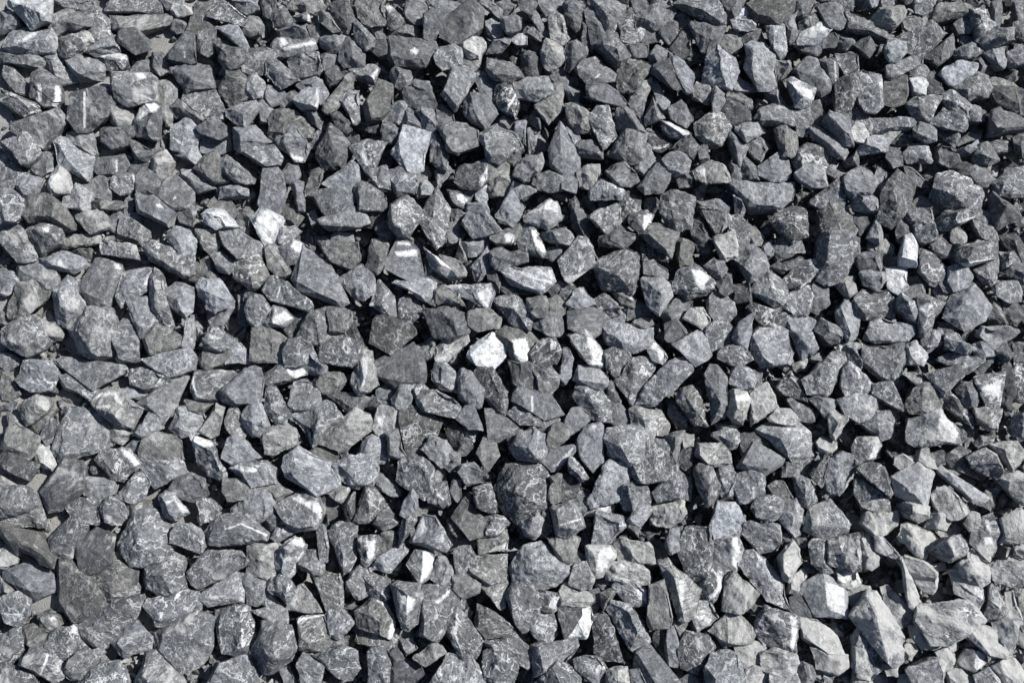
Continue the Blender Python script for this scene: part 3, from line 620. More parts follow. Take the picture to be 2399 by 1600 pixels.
1397,1202 1417,1199 1446,1207 1463,1213 1471,1225 1466,1236 1440,1259 1423,1276 1400,1288 1385,1288 1391,1248;;5va;1423,1233 1466,1230~3;white-marked light grey angular stone just below the large upright egg-shaped rough stone
321,273 336,241 359,238 376,247 382,270 382,301 376,321 362,330 324,316 319,284;;4a;319,281 336,241 359,238 373,250 367,261 344,267 330,278;upright grey stone with a slanting white cap in the upper left
620,681 631,650 648,647 671,659 694,681 723,704 734,722 732,730 700,725 660,707 637,699;;4va;648,699 660,664~3;big oval grey stone with a curved pale seam, left of centre
1738,1248 1749,1227 1784,1230 1824,1230 1827,1253 1827,1288 1807,1293 1778,1293 1755,1271;;4va;;veined grey angular stone just below and right of the pale smooth nearly round light stone
261,1506 281,1483 304,1460 321,1454 336,1483 350,1494 350,1517 321,1529 293,1537 270,1523;;4sva;;veined grey roundish stone just left of the big broad flat slab with thin scratch-like veins
1813,521 1830,498 1858,486 1887,492 1896,521 1893,549 1876,561 1858,567 1836,549;1824,526 1864,526 1887,549;3va;;veined dark grey roundish stone just below and right of the broad pale trapezoid stone
631,281 648,261 688,261 711,278 732,301 732,321 697,316 671,307 643,324 631,313;;3wrb;;rounded brown-grey stone half covered by a pale rough one, upper left
1732,1094 1749,1065 1770,1040 1795,1045 1824,1060 1836,1074 1833,1088 1804,1103 1790,1109;1738,1088 1801,1097;5pa;;smooth bluish grey almond stone with a pale top rim, lower right
1873,1448 1893,1448 1916,1454 1927,1471 1956,1489 1973,1517 1973,1529 1945,1535 1916,1517 1887,1494;1887,1500 1922,1529;6pwa;;dusty cream smooth stone sloping down to the right, bottom part right
1113,1443 1119,1423 1142,1426 1176,1448 1205,1466 1210,1489 1176,1494 1136,1494 1119,1471;;4wva;;wide brownish grey stone beside the slivered striped dark stone, bottom centre
1130,1500 1170,1492 1210,1489 1228,1506 1245,1529 1233,1563 1205,1552 1170,1529 1142,1517;;4va;;long veined grey stone near the bottom edge below the wide brownish grey one
77,178 98,166 118,178 135,195 143,218 143,238 132,250 100,250 72,227 72,201;;3a;89,201 95,198 98,230 95,241 86,235/129,198 141,204 143,235 132,250 123,247 129,224;dark stone with two upright white stripes near the left edge
330,572 350,570 379,575 413,593 448,604 448,636 430,650 402,636 362,610;362,601 430,641;4sva;;long layered grey stone slanting down to the right, left of centre
548,1192 568,1169 597,1146 625,1140 643,1163 643,1192 620,1215 579,1220 551,1209;;5ra;;light grey angular stone just left of the grey stone with a thick forked white streak
2247,1477 2282,1471 2305,1466 2334,1477 2351,1500 2362,1529 2351,1540 2322,1535 2293,1517 2265,1494;;5wa;;dusty light grey longish stone just below the dark pointed stone standing upright
11,1031 23,1002 40,991 69,1002 92,1025 80,1048 69,1074 34,1065 9,1048;;4wa;;flat brownish grey stone against the left edge, a third up from the bottom
433,221 459,212 499,207 513,230 525,258 522,278 508,281 479,273 456,255 433,235;;4vra;;veined grey roundish stone just below and left of the brownish stone with upright streaks
614,893 637,867 660,842 686,839 711,853 723,876 700,890 671,899 631,910;643,870 631,902;4va;674,847 688,842 709,859 720,873 694,890 686,882 671,870;grey stone with a snow-white round knob on its right, left of centre
1096,836 1107,813 1136,791 1153,779 1165,791 1179,813 1179,836 1153,862 1124,862;1101,831 1147,788;8va;1101,842 1130,819 1144,791 1156,782 1176,813 1170,842 1142,862;chunky stone with a wide snow-white face at the image centre
1448,158 1474,135 1506,141 1529,155 1509,187 1486,212 1457,212 1446,201;1468,143 1497,166 1491,207;3wra;;dark rusty stone with a hollow in its face, upper right of centre
539,1097 556,1083 597,1083 620,1083 643,1100 648,1129 620,1137 591,1140 562,1117;;5rva;539,1097 556,1088 579,1094 608,1091 597,1106 562,1103;light grey longish stone just below and left of the squarish brownish stone with straight edges
459,679 476,659 513,656 533,673 545,699 533,719 505,730 485,722 467,702;;6ra;;round pale mottled stone near the left edge of the centre, ringed by black gaps
1050,172 1064,155 1087,155 1119,175 1101,195 1090,218 1076,241 1067,255 1053,238 1038,218;;4ra;;second stone above and right of the big pale speckled stone, rough grey angular
1204,922 1210,905 1233,910 1256,919 1273,939 1288,928 1302,942 1316,968 1305,977 1273,979 1262,965 1245,962 1202,939;;4pa;1247,931 1247,962~5;dusty grey stone with a short vertical white tick, below right of the image centre
1293,1190 1308,1179 1336,1176 1354,1190 1362,1213 1368,1233 1354,1250 1331,1259 1308,1253 1302,1219;;4va;1313,1230 1359,1216~3;blocky grey stone with a narrow dark left side and faint white line, lower half
1190,842 1210,839 1245,853 1274,882 1279,922 1239,928 1205,899;;2a;;blackish angular stone just below and right of the chunky stone with a wide snow-white face
1577,11 1600,0 1675,0 1686,20 1695,32 1695,57 1669,57 1643,46 1612,29;1589,6 1646,23 1692,52;4va;;long grey stone wedged into the top edge, right half
1947,1265 1985,1259 2011,1253 2011,1334 1979,1334 1950,1322;;3rva;;veined dark grey blocky stone just below and left of the crusty cream mottled stone
2029,773 2041,756 2070,747 2098,759 2133,765 2138,779 2121,796 2092,802 2058,802 2029,791;;5rva;;second stone below the square smooth white-grey block, veined light grey longish
2104,1259 2113,1230 2127,1222 2156,1230 2184,1248 2190,1265 2173,1285 2161,1305 2144,1299 2127,1282;2138,1253 2133,1282;6rwa;;dusty stone with cream lower right face and grey speckled top, lower right
513,538 551,535 556,549 579,567 611,572 614,595 579,607 554,610 533,590 522,572;;5va;;second stone above and right of the round pale mottled stone, veined light grey wedge-shaped
1703,1440 1721,1437 1749,1454 1767,1480 1755,1500 1732,1506 1698,1509 1675,1483 1663,1477 1703,1466;1703,1448 1703,1506;6swa;;cream and brown streaked stone with a ridge, lower right
2184,1163 2196,1146 2219,1140 2247,1157 2265,1175 2270,1197 2253,1215 2225,1215 2196,1192;;5wva;;cream-coated grey stone with a dark scooped top half, lower right corner area
172,1609 207,1569 241,1546 276,1546 290,1569 301,1601 287,1638 201,1638;;4va;;second stone right of the grey stone with one straight white stripe, veined grey angular
1354,1037 1371,1002 1388,991 1405,991 1411,1002 1400,1020 1411,1054 1411,1083 1391,1103 1365,1071;;5pa;1388,994 1397,997 1394,1011 1388,1008;upright pale grey stone with a sharp lower tip, right of centre below the middle
2121,945 2133,916 2156,902 2179,893 2187,893 2187,922 2207,939 2207,956 2179,968 2133,968;2161,910 2161,962;4wra;;second stone above the big smooth pale stone with parallel diagonal seams, rough brownish roundish
1153,704 1170,693 1199,690 1222,707 1245,725 1239,745 1239,773 1228,773 1199,756 1176,733;1162,710 1205,727 1233,756;4va;;grey longish stone just above and right of the chunky stone with a wide snow-white face
1096,1316 1107,1302 1147,1296 1188,1299 1190,1339 1182,1362 1147,1362 1124,1339 1101,1339;;5wva;;second stone below and right of the smooth egg-shaped brown-grey stone, veined dusty light grey angular
1030,298 1044,287 1084,290 1116,307 1119,339 1096,344 1073,356 1053,350 1038,324;;4ra;;second stone right of the big pale speckled stone, rough grey roundish
554,618 574,604 608,601 617,624 625,644 608,667 591,681 568,670 551,647;579,607 591,670;4wva;;blocky stone with a two-tone brown and grey face, left of centre
981,939 992,919 1021,916 1058,933 1078,956 1073,979 1050,979 1021,974 992,962;;4rva;;veined grey longish stone just above the round whitish crusty stone
2004,699 2024,681 2075,681 2092,704 2081,722 2064,739 2029,745 2012,733;;4va;;veined grey angular stone just below and left of the square smooth white-grey block
522,189 533,169 562,166 579,189 574,221 568,244 554,253 533,247 513,215;;3wsa;;brownish stone with upright streaks in the upper left
367,455 385,432 396,415 419,417 430,440 451,452 451,483 425,489 402,486 379,472;;4pa;408,460 413,460 413,466 408,466;second stone above the long layered grey stone slanting down to the right, white-marked grey angular
2064,1380 2081,1371 2098,1380 2121,1408 2138,1431 2136,1454 2104,1471 2087,1454 2081,1426;;4va;;grey longish stone just above and right of the very long grey stone slanting down steeply
1864,164 1876,143 1893,135 1916,149 1927,166 1942,189 1942,210 1924,221 1910,210 1887,201 1867,178;;4pa;;flat oval grey stone with a smooth face, upper right
2164,876 2190,862 2236,853 2253,853 2265,870 2236,899 2210,928 2190,916;2253,859 2213,922;3va;;flat blue-black stone with a pale right tip above the half-shadowed dusty lump, far right
1724,607 1738,584 1767,578 1790,601 1801,636 1778,653 1758,656 1732,630;1772,587 1749,630 1761,647;4va;;grey angular stone just below and right of the cream-white square stone with layered left edge
2173,1288 2196,1271 2225,1256 2253,1253 2273,1282 2270,1299 2247,1311 2225,1316 2202,1311;;5rva;;grey speckled stone with dusty cream right end, between two pale ones, lower right
826,896 832,847 852,824 869,830 872,870 886,899 866,922 837,922;;5wva;849,836 863,836 860,876 849,905 840,899 849,870;dusty light grey angular stone just below and left of the matt dark brown rough lump
2285,888 2305,879 2351,876 2354,888 2342,928 2339,956 2313,959 2299,939;2293,910 2345,916;4va;2293,910 2322,899 2348,888 2342,928 2328,928 2311,922;square-topped stone with a pale lower face at the far right edge, below middle
2199,1106 2207,1094 2225,1097 2259,1117 2288,1140 2311,1152 2316,1163 2305,1175 2276,1175 2247,1152 2207,1123;2219,1103 2276,1169;6pa;;long pale smooth torpedo-shaped stone slanting down to the right, far lower right
336,793 350,770 367,759 390,773 419,791 419,808 385,822 350,834 336,813;;4wa;;brownish angular stone just below the long upright veined stone
1978,34 1995,29 2018,37 2052,57 2072,69 2092,83 2090,98 2064,98 2018,80 1983,69;1986,52 2035,69 2078,92;4sa;;long slab with pale top and dark side slanting right, near the top right
677,939 691,899 717,888 746,905 754,928 749,945 717,959 686,956;;5va;;second stone right of the rounded egg-shaped pale speckled stone, veined light grey roundish
1199,1048 1216,1014 1251,1002 1279,1025 1285,1054 1262,1077 1216,1071;;5va;;veined light grey roundish stone just above the huge dark craggy boulder with pitted shadowed side
0,204 23,210 40,221 66,227 98,247 98,258 57,276 40,267 17,253 0,238;;3va;57,273 77,264~4/3,232 34,221~3;smooth veined dark stone touching the left edge in the upper left
1090,238 1104,218 1144,232 1156,250 1162,267 1147,298 1136,304 1119,290 1093,267;1104,224 1110,258 1130,296;4a;;second stone above and right of the big pale speckled stone, grey angular
115,43 141,40 158,29 184,29 218,32 215,63 201,72 166,75 135,80 115,57;143,40 172,55 201,63;4sb;;streaky grey longish stone just right of the pale pitted whitish stone
264,0 376,0 376,32 350,34 316,32 250,26;;4vb;;wide flat stone cut by the top edge above the dusty ledge, upper left
1629,290 1652,276 1675,267 1692,273 1709,298 1703,321 1689,339 1663,321 1652,333 1629,316;1658,278 1669,293 1652,324;4wva;;veined brownish roundish stone just below the small round crusty stone with dark pits
1061,1213 1076,1190 1090,1167 1101,1179 1124,1199 1136,1222 1127,1253 1101,1259 1090,1242 1073,1230;;4pwa;;smooth egg-shaped brown-grey stone, bottom half below the image centre
330,1094 350,1083 385,1088 419,1074 430,1111 402,1129 364,1140 344,1117;385,1094 396,1129;4va;;veined grey angular stone just below the square-cornered plain grey block
402,1002 419,956 436,951 465,962 488,985 479,1008 453,1014 430,1020;419,962 422,1002;5va;;veined light grey roundish stone just above and right of the square-cornered plain grey block
258,34 304,40 353,37 402,37 399,55 362,57 339,72 321,77 290,69 273,69;;5wb;;second stone above and left of the smooth triangular slate-grey slab, dusty light grey narrow
404,164 433,155 485,158 493,178 499,201 462,212 439,212 419,189;427,166 453,189 453,210;4a;;grey angular stone just below the smooth triangular slate-grey slab
0,1215 52,1197 92,1186 103,1203 109,1232 0,1238;;4vwa;;brownish narrow stone just below and left of the tall smooth grey stone with rounded corners
2147,699 2167,690 2196,699 2216,710 2196,739 2167,785 2156,785 2150,739;2179,704 2161,779;4va;2153,722 2173,710 2184,716 2167,739;white-marked grey wedge-shaped stone just below and right of the square smooth white-grey block
2270,1071 2288,1057 2311,1054 2339,1065 2354,1088 2354,1106 2339,1123 2305,1111 2282,1094;;4va;;oval blue-grey stone with a pale powdery right end, far right lower half
2006,1117 2024,1123 2052,1140 2070,1157 2081,1186 2075,1203 2047,1197 2024,1186 2006,1157;;4va;;veined grey longish stone just above the crusty cream mottled stone
396,327 404,301 436,281 453,293 470,307 465,330 453,344 419,356 399,347;;5va;407,324 427,339~4;light grey five-sided stone with a faint diagonal white vein, upper left
1067,425 1078,393 1101,382 1136,376 1147,387 1139,422 1119,442 1081,439;;3ra;1122,419 1133,405 1142,390 1139,425 1127,439;coarse black and white crystalline stone with a white right end, upper centre
2127,1569 2150,1555 2179,1552 2207,1540 2216,1552 2213,1586 2207,1609 2138,1609;;4va;;grey angular stone just below and right of the very long grey stone slanting down steeply
6,333 29,319 60,313 80,333 92,356 63,379 52,387 34,376 17,350;;5va;;flat light grey stone pointing left, near the left edge of the upper left
857,244 875,215 878,198 889,189 915,204 918,227 918,247 892,273 863,281 860,258;;4wa;;brownish angular stone just right of the long narrow grey-brown stone lying on a diagonal
826,1226 837,1175 855,1140 878,1146 895,1175 889,1197 866,1220;857,1146 866,1197;4wva;;veined brownish angular stone just below the oval pale stone with swirling rough surface
1580,808 1606,791 1635,779 1652,791 1655,813 1666,836 1629,854 1600,831;;5pva;;smooth flat pale stone with a wavy outline, right of centre
106,132 129,112 141,123 141,135 158,141 175,158 184,189 175,195 143,192 123,178 109,158;;5vb;;second stone below and right of the pale pitted whitish stone, veined light grey longish
0,549 29,547 52,544 63,561 80,587 89,607 69,615 46,613 17,584 3,567;;4va;;veined grey longish stone just above the flat layered brown-grey stone
1858,385 1870,356 1893,344 1922,344 1947,362 1950,379 1927,393 1896,393 1870,399;;4wva;;veined brownish angular stone just above and right of the broad pale trapezoid stone
100,610 118,595 143,590 166,595 189,604 204,618 189,633 172,644 149,641 121,630 103,624;;5va;135,610 143,610 149,627 138,624;oval stone with a small white star-like spot in the left part
1772,264 1784,253 1813,247 1841,253 1858,253 1864,276 1856,293 1836,298 1807,296 1784,290 1770,278;1784,278 1824,284 1858,276;4va;;broad low stone with rusty underside right of centre top
1972,859 1989,853 2018,882 2041,902 2041,910 2021,933 1983,928 1969,905;;5rva;2006,862 2021,885 2012,888;pale stone with speckled greenish grey dust low on its face, far right part
43,621 75,613 98,618 103,630 126,638 135,653 126,673 103,681 75,664 46,650;;4a;;grey longish stone just above and right of the flat layered brown-grey stone
668,138 697,123 729,118 743,126 752,161 746,175 697,178 677,158;;4va;;grey block resting behind the stone with a thick white seam, upper left
1497,436 1512,410 1537,387 1566,385 1580,402 1572,425 1552,448 1514,453;1509,436 1572,408;4sa;;streaky grey angular stone just above and left of the large dark crumpled stone
2225,1334 2247,1337 2265,1351 2288,1374 2305,1380 2308,1403 2293,1423 2270,1408 2242,1391 2230,1368;;6wva;2262,1385 2288,1371 2305,1380 2305,1403 2293,1423 2270,1408;white-marked dusty pale longish stone just above and left of the dark pointed stone standing upright
752,570 792,570 835,572 838,607 815,627 775,615 760,595;;4wra;;rough brownish angular stone just above and right of the big smooth flat grey plate
404,1248 419,1230 447,1230 467,1242 476,1276 465,1299 447,1293 419,1282 401,1271;;5va;;light grey angular stone just left of the rounded loaf-shaped stone with an arched white seam
0,347 17,356 34,382 55,405 49,430 23,439 0,448;;4vb;;second stone left of the pale dusty stone with a broad white flash, veined grey longish
1784,1529 1818,1523 1858,1535 1873,1552 1858,1575 1824,1580 1790,1569;;5wva;;dusty light grey stone at the bottom edge, right of the bottom centre
944,210 958,192 972,187 1004,195 1018,218 1021,244 1010,258 984,247 952,235;;4a;;second stone above the big pale speckled stone, grey angular
1202,189 1242,181 1279,184 1293,201 1293,215 1256,230 1219,232 1207,218;1207,215 1256,210 1288,212;5sa;;thick grey stone shaped like a loaf with a dark underside, upper centre right
648,330 671,304 697,298 714,319 726,344 711,376 688,376 668,362 654,347;;5ra;674,356 688,364 714,370 714,379 691,376 677,367;second stone above and left of the smooth disc-shaped grey stone, white-marked light grey angular
591,518 614,486 637,495 660,515 654,538 643,572 620,570 608,547;;7va;591,518 614,489 643,498 657,515 643,549 634,572 620,567 614,544;upright white-grey tapering stone with a bright face, left of centre
393,1152 413,1129 448,1111 476,1123 482,1152 453,1175 425,1169;;4a;;grey angular stone just below and right of the square-cornered plain grey block
1592,916 1621,910 1641,939 1652,974 1658,997 1623,991 1606,974 1589,939;1606,922 1644,985;4wva;;veined brownish longish stone just below and left of the tall dark grey pointed plank-like stone
298,867 321,859 356,862 379,876 399,893 373,910 344,913 310,902;;4sva;;grey longish stone just right of the long low flat grey stone lying over two others
161,1546 189,1523 230,1517 247,1529 230,1546 207,1563 189,1586 166,1592 149,1575;;4va;;veined grey longish stone just right of the grey stone with one straight white stripe
1968,939 2011,928 2054,933 2059,956 2042,979 2013,985 1985,968;;5va;;thin pale stone pressed under a dusty ledge at the far right, below middle
2247,1322 2259,1299 2276,1288 2299,1299 2316,1322 2313,1357 2299,1374 2276,1351 2259,1345;2270,1305 2276,1339;4rva;2288,1314 2299,1311 2305,1322 2288,1325;dark stone with a tiny mirror-bright white glint, far lower right
2322,1339 2334,1316 2362,1316 2391,1334 2400,1368 2374,1380 2351,1374 2328,1357;;4rva;;veined grey angular stone just above and right of the dark pointed stone standing upright
1385,276 1400,253 1423,253 1434,284 1443,316 1428,339 1414,350 1402,327 1391,301;;5sva;;striped pale stone standing upright above the middle right
0,449 23,446 43,460 55,486 52,509 34,521 11,524 0,521;;4va;;veined grey angular stone just left of the broad dark grey-brown slab with layered edges
760,430 786,402 820,379 841,393 841,430 820,448 777,442;;6ra;;rough pale angular stone just above and right of the smooth disc-shaped grey stone
1451,1169 1463,1140 1486,1129 1509,1137 1523,1163 1520,1186 1491,1195 1463,1192;;4rva;;veined grey roundish stone just below and right of the large upright egg-shaped rough stone
1391,109 1414,103 1423,80 1443,83 1460,103 1477,129 1460,152 1446,161 1423,138 1400,126;;4a;;grey stone just above and right of the smooth dome-shaped grey stone casting a black shadow
1758,916 1772,905 1795,902 1810,916 1824,956 1795,968 1772,974 1761,997 1764,962;;6wra;;jagged creamy stone beside the white-banded creamy block
1230,504 1250,486 1285,469 1302,472 1308,492 1308,509 1285,535 1262,532 1233,518;1239,504 1268,498 1285,526;5ra;1233,501 1268,486 1285,469 1305,475 1308,498 1291,492 1273,492;light grey angular stone just below the tall pale pointed stone with a black left face
837,9 860,0 898,0 903,23 901,57 883,63 860,60 843,40;;4swa;;upright grey stone with diagonal brownish grain at the top edge
0,1489 29,1471 49,1469 46,1500 40,1529 23,1558 0,1563;;4va;;grey longish stone just above and left of the grey stone with one straight white stripe
1497,549 1520,526 1543,526 1583,549 1578,578 1569,601 1543,584 1520,567;1520,549 1560,584;4wsa;;streaky brownish angular stone just below and left of the large dark crumpled stone
2316,463 2328,455 2357,469 2385,492 2391,509 2368,521 2339,532 2322,509;;3a;;dark grey roundish stone just below the large dark stone catching light
2328,430 2362,402 2400,387 2400,459 2345,459;2345,430 2400,419;4va;;large dark stone catching light at the right edge, upper right
152,1186 189,1169 230,1169 235,1197 230,1226 178,1220;;3va;;dark grey stone filling the gap beside a white-tipped one, lower left
955,1322 975,1293 992,1291 1010,1291 1021,1316 1010,1345 992,1362 981,1374 964,1345;990,1293 984,1374;4va;990,1291 1004,1291 1021,1316 1004,1345 981,1371 990,1334;white-marked grey angular stone just below the pale angular stone with chalky white left edge
568,118 605,112 631,115 643,135 620,155 614,172 591,178 571,166;;3pva;;veined dark grey roundish stone just above and right of the brownish stone with upright streaks
1506,659 1520,647 1543,650 1566,670 1569,693 1555,722 1543,733 1520,710 1512,681;1532,664 1549,687 1543,727;5va;;veined light grey angular stone just below and right of the large blocky speckled dark stone
1629,1065 1637,1040 1663,1037 1692,1040 1709,1065 1709,1083 1686,1088 1652,1091;;5wva;;second stone below the tall dark grey pointed plank-like stone, veined dusty light grey angular
2233,207 2265,184 2293,172 2313,181 2322,207 2311,227 2270,232 2253,224;2293,178 2270,212 2268,230;4va;;stone with a blue-black left face and pale speckled right face, upper right
296,704 321,696 342,699 347,727 367,747 356,768 330,788 316,756;304,716 333,779;5va;;veined light grey longish stone just below and left of the long upright veined stone
267,1163 287,1134 316,1111 336,1106 350,1129 339,1163 310,1175;;4va;;veined grey angular stone just below and left of the square-cornered plain grey block
620,945 625,913 648,910 663,928 677,968 666,988 648,991 620,971;648,922 637,956 660,985;4va;;veined grey angular stone just below and right of the rounded egg-shaped pale speckled stone
1726,1140 1732,1114 1761,1106 1784,1111 1792,1134 1790,1157 1767,1163 1738,1180;;5rva;1764,1140 1770,1143 1767,1169 1761,1166;light grey roundish stone just above and right of the pale smooth nearly round light stone
0,1071 11,1054 40,1065 69,1077 86,1088 75,1111 63,1123 29,1106 3,1100;;3pa;;smooth dark slate-like stone in pale dust at the left edge, lower left
0,1403 40,1391 63,1408 63,1443 34,1466 6,1448;;5sva;6,1437 52,1440~4;white-marked light grey roundish stone just below and left of the smooth oval blue-grey stone
823,344 852,330 872,327 889,342 906,336 901,356 878,387 857,396 835,370;866,339 878,379;4va;843,362 849,347 857,359 863,387 855,393;white-marked grey angular stone just left of the big pale speckled stone
2018,298 2047,278 2070,276 2110,273 2150,276 2138,296 2110,304 2075,304 2047,316 2029,310;2070,281 2081,301;4va;;long sharp-pointed stone lying flat in the right part
1084,521 1101,498 1136,498 1159,518 1173,541 1147,547 1107,555 1087,535;;4sva;;second stone right of the tall narrow spearhead stone pointing up, veined grey angular
1930,287 1945,261 1965,267 1985,276 1993,298 1996,336 1979,344 1959,324 1936,307;;5ra;;rough light grey angular stone just left of the small pale cream rounded stone
1646,779 1675,756 1698,756 1721,773 1703,813 1663,819 1646,802;;3va;;veined dark grey roundish stone just below and right of the small yellowish cream pointed stone
396,126 413,98 433,80 456,80 462,115 459,152 424,143 401,135;;3pa;433,121 433,135~3;smooth triangular slate-grey slab in the upper left
485,29 499,9 522,0 539,11 562,23 579,43 568,60 539,57 508,46 488,37;;4va;542,11 554,11 562,23 545,23;second stone above and right of the smooth triangular slate-grey slab, white-marked grey longish
1385,0 1448,0 1466,14 1460,37 1443,57 1434,75 1423,72 1417,40 1400,23;1400,11 1423,37 1451,26;5va;;heart-shaped light grey stone with a dark left side at the top edge
1959,195 1979,181 2011,166 2005,218 1990,253 1973,267 1962,258;1999,178 1985,258;2va;;tall blue-black stone with a straight pale right edge, upper right
152,138 181,129 212,135 232,143 250,158 241,175 235,184 212,184 184,184 166,161;;5b;;light grey longish stone just left of the slim dark stone with a white upper rim
1709,916 1726,910 1755,910 1758,939 1749,968 1738,991 1715,985 1706,968;;6wra;1712,933 1755,919 1758,939 1721,939;creamy blocky stone with a white band across its top, right of centre
2072,201 2081,184 2110,178 2124,178 2130,212 2115,241 2092,247 2072,241;;3pwa;;purplish brown blocky stone leaning right in the upper right
1983,419 2001,396 2024,390 2041,402 2047,430 2035,451 2006,459 1983,442;;5ra;;round pale crystalline stone low in the upper right
1821,1305 1836,1288 1861,1271 1876,1293 1879,1316 1864,1334 1850,1362 1833,1354 1827,1328;;7wa;1841,1316 1847,1351~2;chalky cream upright stone with one dark crease, lower right
1139,962 1159,962 1182,979 1216,999 1182,1020 1170,1031 1147,1034 1142,997;;4pa;;flat triangular grey stone lower right of the image centre
2311,1414 2316,1374 2328,1360 2339,1385 2357,1426 2359,1454 2334,1454 2305,1448;;3va;;dark pointed stone standing upright near the right edge, lower right
1351,166 1368,143 1397,138 1420,152 1437,175 1434,189 1408,192 1380,192 1362,175;;4pa;1394,184 1405,175~3;smooth dome-shaped grey stone casting a black shadow, upper right of centre
321,455 362,466 382,486 402,498 390,529 356,515 327,498;327,492 362,509 390,524;4pa;367,478 376,478 382,486 367,486;flat angular grey stone with a small white nick on its right, left half
1781,390 1804,373 1821,362 1838,367 1850,390 1850,413 1833,422 1801,422 1784,408;;5ra;;roundish pale stone with a nibbled rim, upper right
2018,1225 2035,1207 2064,1199 2098,1202 2098,1230 2081,1248 2058,1256 2035,1239;;6rwa;;crusty cream mottled stone near the right edge of the lower right
640,103 654,89 691,100 726,89 740,103 737,115 703,118 677,135 654,138 640,121;;5b;643,121 666,112 694,103 729,98 743,103 700,112 671,118/654,92 668,89 674,103 657,112;stone with a thick white seam across its top edge
754,258 757,241 777,215 795,198 815,175 829,175 832,189 818,218 800,241 775,264 760,267;;4swa;;long narrow grey-brown stone lying on a diagonal in the upper left
106,430 123,402 138,393 155,408 166,436 172,451 115,462 106,445;;6wa;106,439 118,413 135,405 149,413 138,428 118,448;pale dusty stone with a broad white flash left of centre, upper left
1629,1380 1646,1357 1669,1334 1686,1345 1698,1371 1686,1391 1666,1408 1640,1403;1652,1362 1681,1380 1663,1403;3va;1669,1337 1686,1348 1695,1371 1681,1391 1666,1408 1663,1397 1683,1374 1681,1351;small dark stone with a bright white rim along its right side, lower right
878,1008 889,956 923,959 935,997 923,1020 895,1020;;6wa;883,974 903,974 901,997 883,1002;pale yellowish white block with a bright white side, left of the image centre
1216,561 1233,529 1256,535 1262,555 1279,578 1279,590 1268,601 1250,590 1222,584;1242,535 1256,584;4va;1245,538 1256,541 1259,561 1279,578 1276,595 1268,590 1250,567;stone with a pale ridge band running down its right half, right of the eye-spotted stone
1313,1385 1328,1371 1354,1380 1382,1388 1388,1408 1371,1420 1336,1420 1311,1420;;6wwa;;sandy tan block with flat top, bottom half right of centre, the most yellow there
1374,1282 1385,1293 1411,1282 1428,1282 1440,1299 1423,1322 1411,1345 1394,1348 1382,1328;1394,1299 1397,1339;6wa;1405,1288 1428,1279 1440,1299 1425,1311 1423,1328 1405,1339 1400,1322;stone tapering downwards with a cream right flank, bottom half right of centre
1899,304 1910,298 1933,313 1968,333 1982,356 1976,370 1956,370 1927,344 1904,321;1910,307 1945,339 1968,364;5pa;;long pale plank-like stone slanting down to the right, upper right
1726,1517 1761,1506 1790,1509 1790,1529 1772,1552 1761,1563 1732,1558;;6pwa;;flat dusty pale stone with a dark upper left corner, bottom part right
1420,830 1434,819 1451,824 1471,822 1477,842 1471,865 1460,879 1440,882 1423,865;;3rva;;round dark speckled pebble-like stone right of the big white-faced pointed stone
990,1054 1010,1028 1044,1034 1056,1054 1050,1077 1033,1091 1010,1077;;6ra;;round whitish crusty stone below the image centre
2210,172 2219,155 2253,143 2285,152 2282,169 2259,184 2233,198 2219,189;;6ra;;white-grey granular stone with a pointed right end in the upper right
1328,1486 1348,1454 1354,1423 1377,1420 1394,1443 1377,1460 1371,1489 1342,1494;;8wa;1328,1486 1348,1454 1354,1423 1382,1423 1371,1451 1368,1489 1342,1494;stone with a smooth chalk-white face between two dark ones, bottom part right of centre
390,684 413,667 451,676 451,727 430,745 408,725 393,704;;5va;;
2150,590 2167,584 2190,595 2204,613 2207,641 2196,670 2179,664 2156,636;;3va;;
775,14 806,0 826,14 841,40 841,69 812,77 792,57 783,34;809,11 815,57;3sb;;
525,1071 533,1031 556,1022 574,1037 591,1054 611,1071 585,1083 545,1083;;5va;;
2196,928 2213,922 2230,922 2259,945 2282,974 2282,1008 2265,1002 2230,968;2225,922 2276,968 2282,1008;2sva;;
2345,1248 2351,1219 2385,1196 2400,1207 2400,1271 2342,1268;2357,1265 2397,1236;5wa;;
832,440 849,429 872,438 883,455 901,458 903,481 889,495 843,495;843,440 840,489;4va;;
2325,287 2328,264 2351,250 2368,258 2397,281 2400,301 2351,310 2325,310;;3a;;
1368,224 1374,198 1417,198 1446,215 1466,232 1460,247 1437,244 1400,238 1371,230;;4a;;
1617,55 1646,57 1689,60 1698,69 1686,92 1666,103 1658,126 1643,115 1629,86;1623,57 1655,63 1663,98;3a;;
1534,1152 1549,1134 1572,1111 1595,1106 1606,1140 1600,1163 1566,1175 1543,1175;1580,1111 1583,1163;4va;;
1629,1111 1629,1091 1663,1091 1678,1117 1683,1146 1675,1180 1652,1186 1652,1146;1658,1094 1663,1134 1655,1180;3sva;;
1293,201 1313,204 1319,253 1299,273 1285,287 1270,267 1256,253 1256,235 1291,218;;5wb;;
1423,1334 1440,1319 1474,1322 1503,1322 1520,1345 1520,1368 1491,1368 1468,1351 1428,1354;;6rwva;;
2127,247 2150,227 2207,227 2202,247 2184,276 2173,287 2144,273;2153,230 2156,253 2179,281;4va;;
832,1471 866,1483 895,1494 923,1494 938,1471 938,1512 912,1523 866,1512 832,1506;;4wvb;;
2293,785 2305,768 2351,765 2391,776 2374,796 2334,819 2322,808;;5va;;
362,230 373,195 402,195 413,212 410,230 402,264 399,296 387,296 382,273 376,244 362,238;;5wb;362,232 367,210 373,221 370,238;
1070,893 1084,870 1101,876 1113,899 1127,916 1124,948 1101,954 1078,933;;4a;;
1532,1186 1572,1175 1595,1175 1600,1203 1572,1232 1526,1226;;6wrb;;
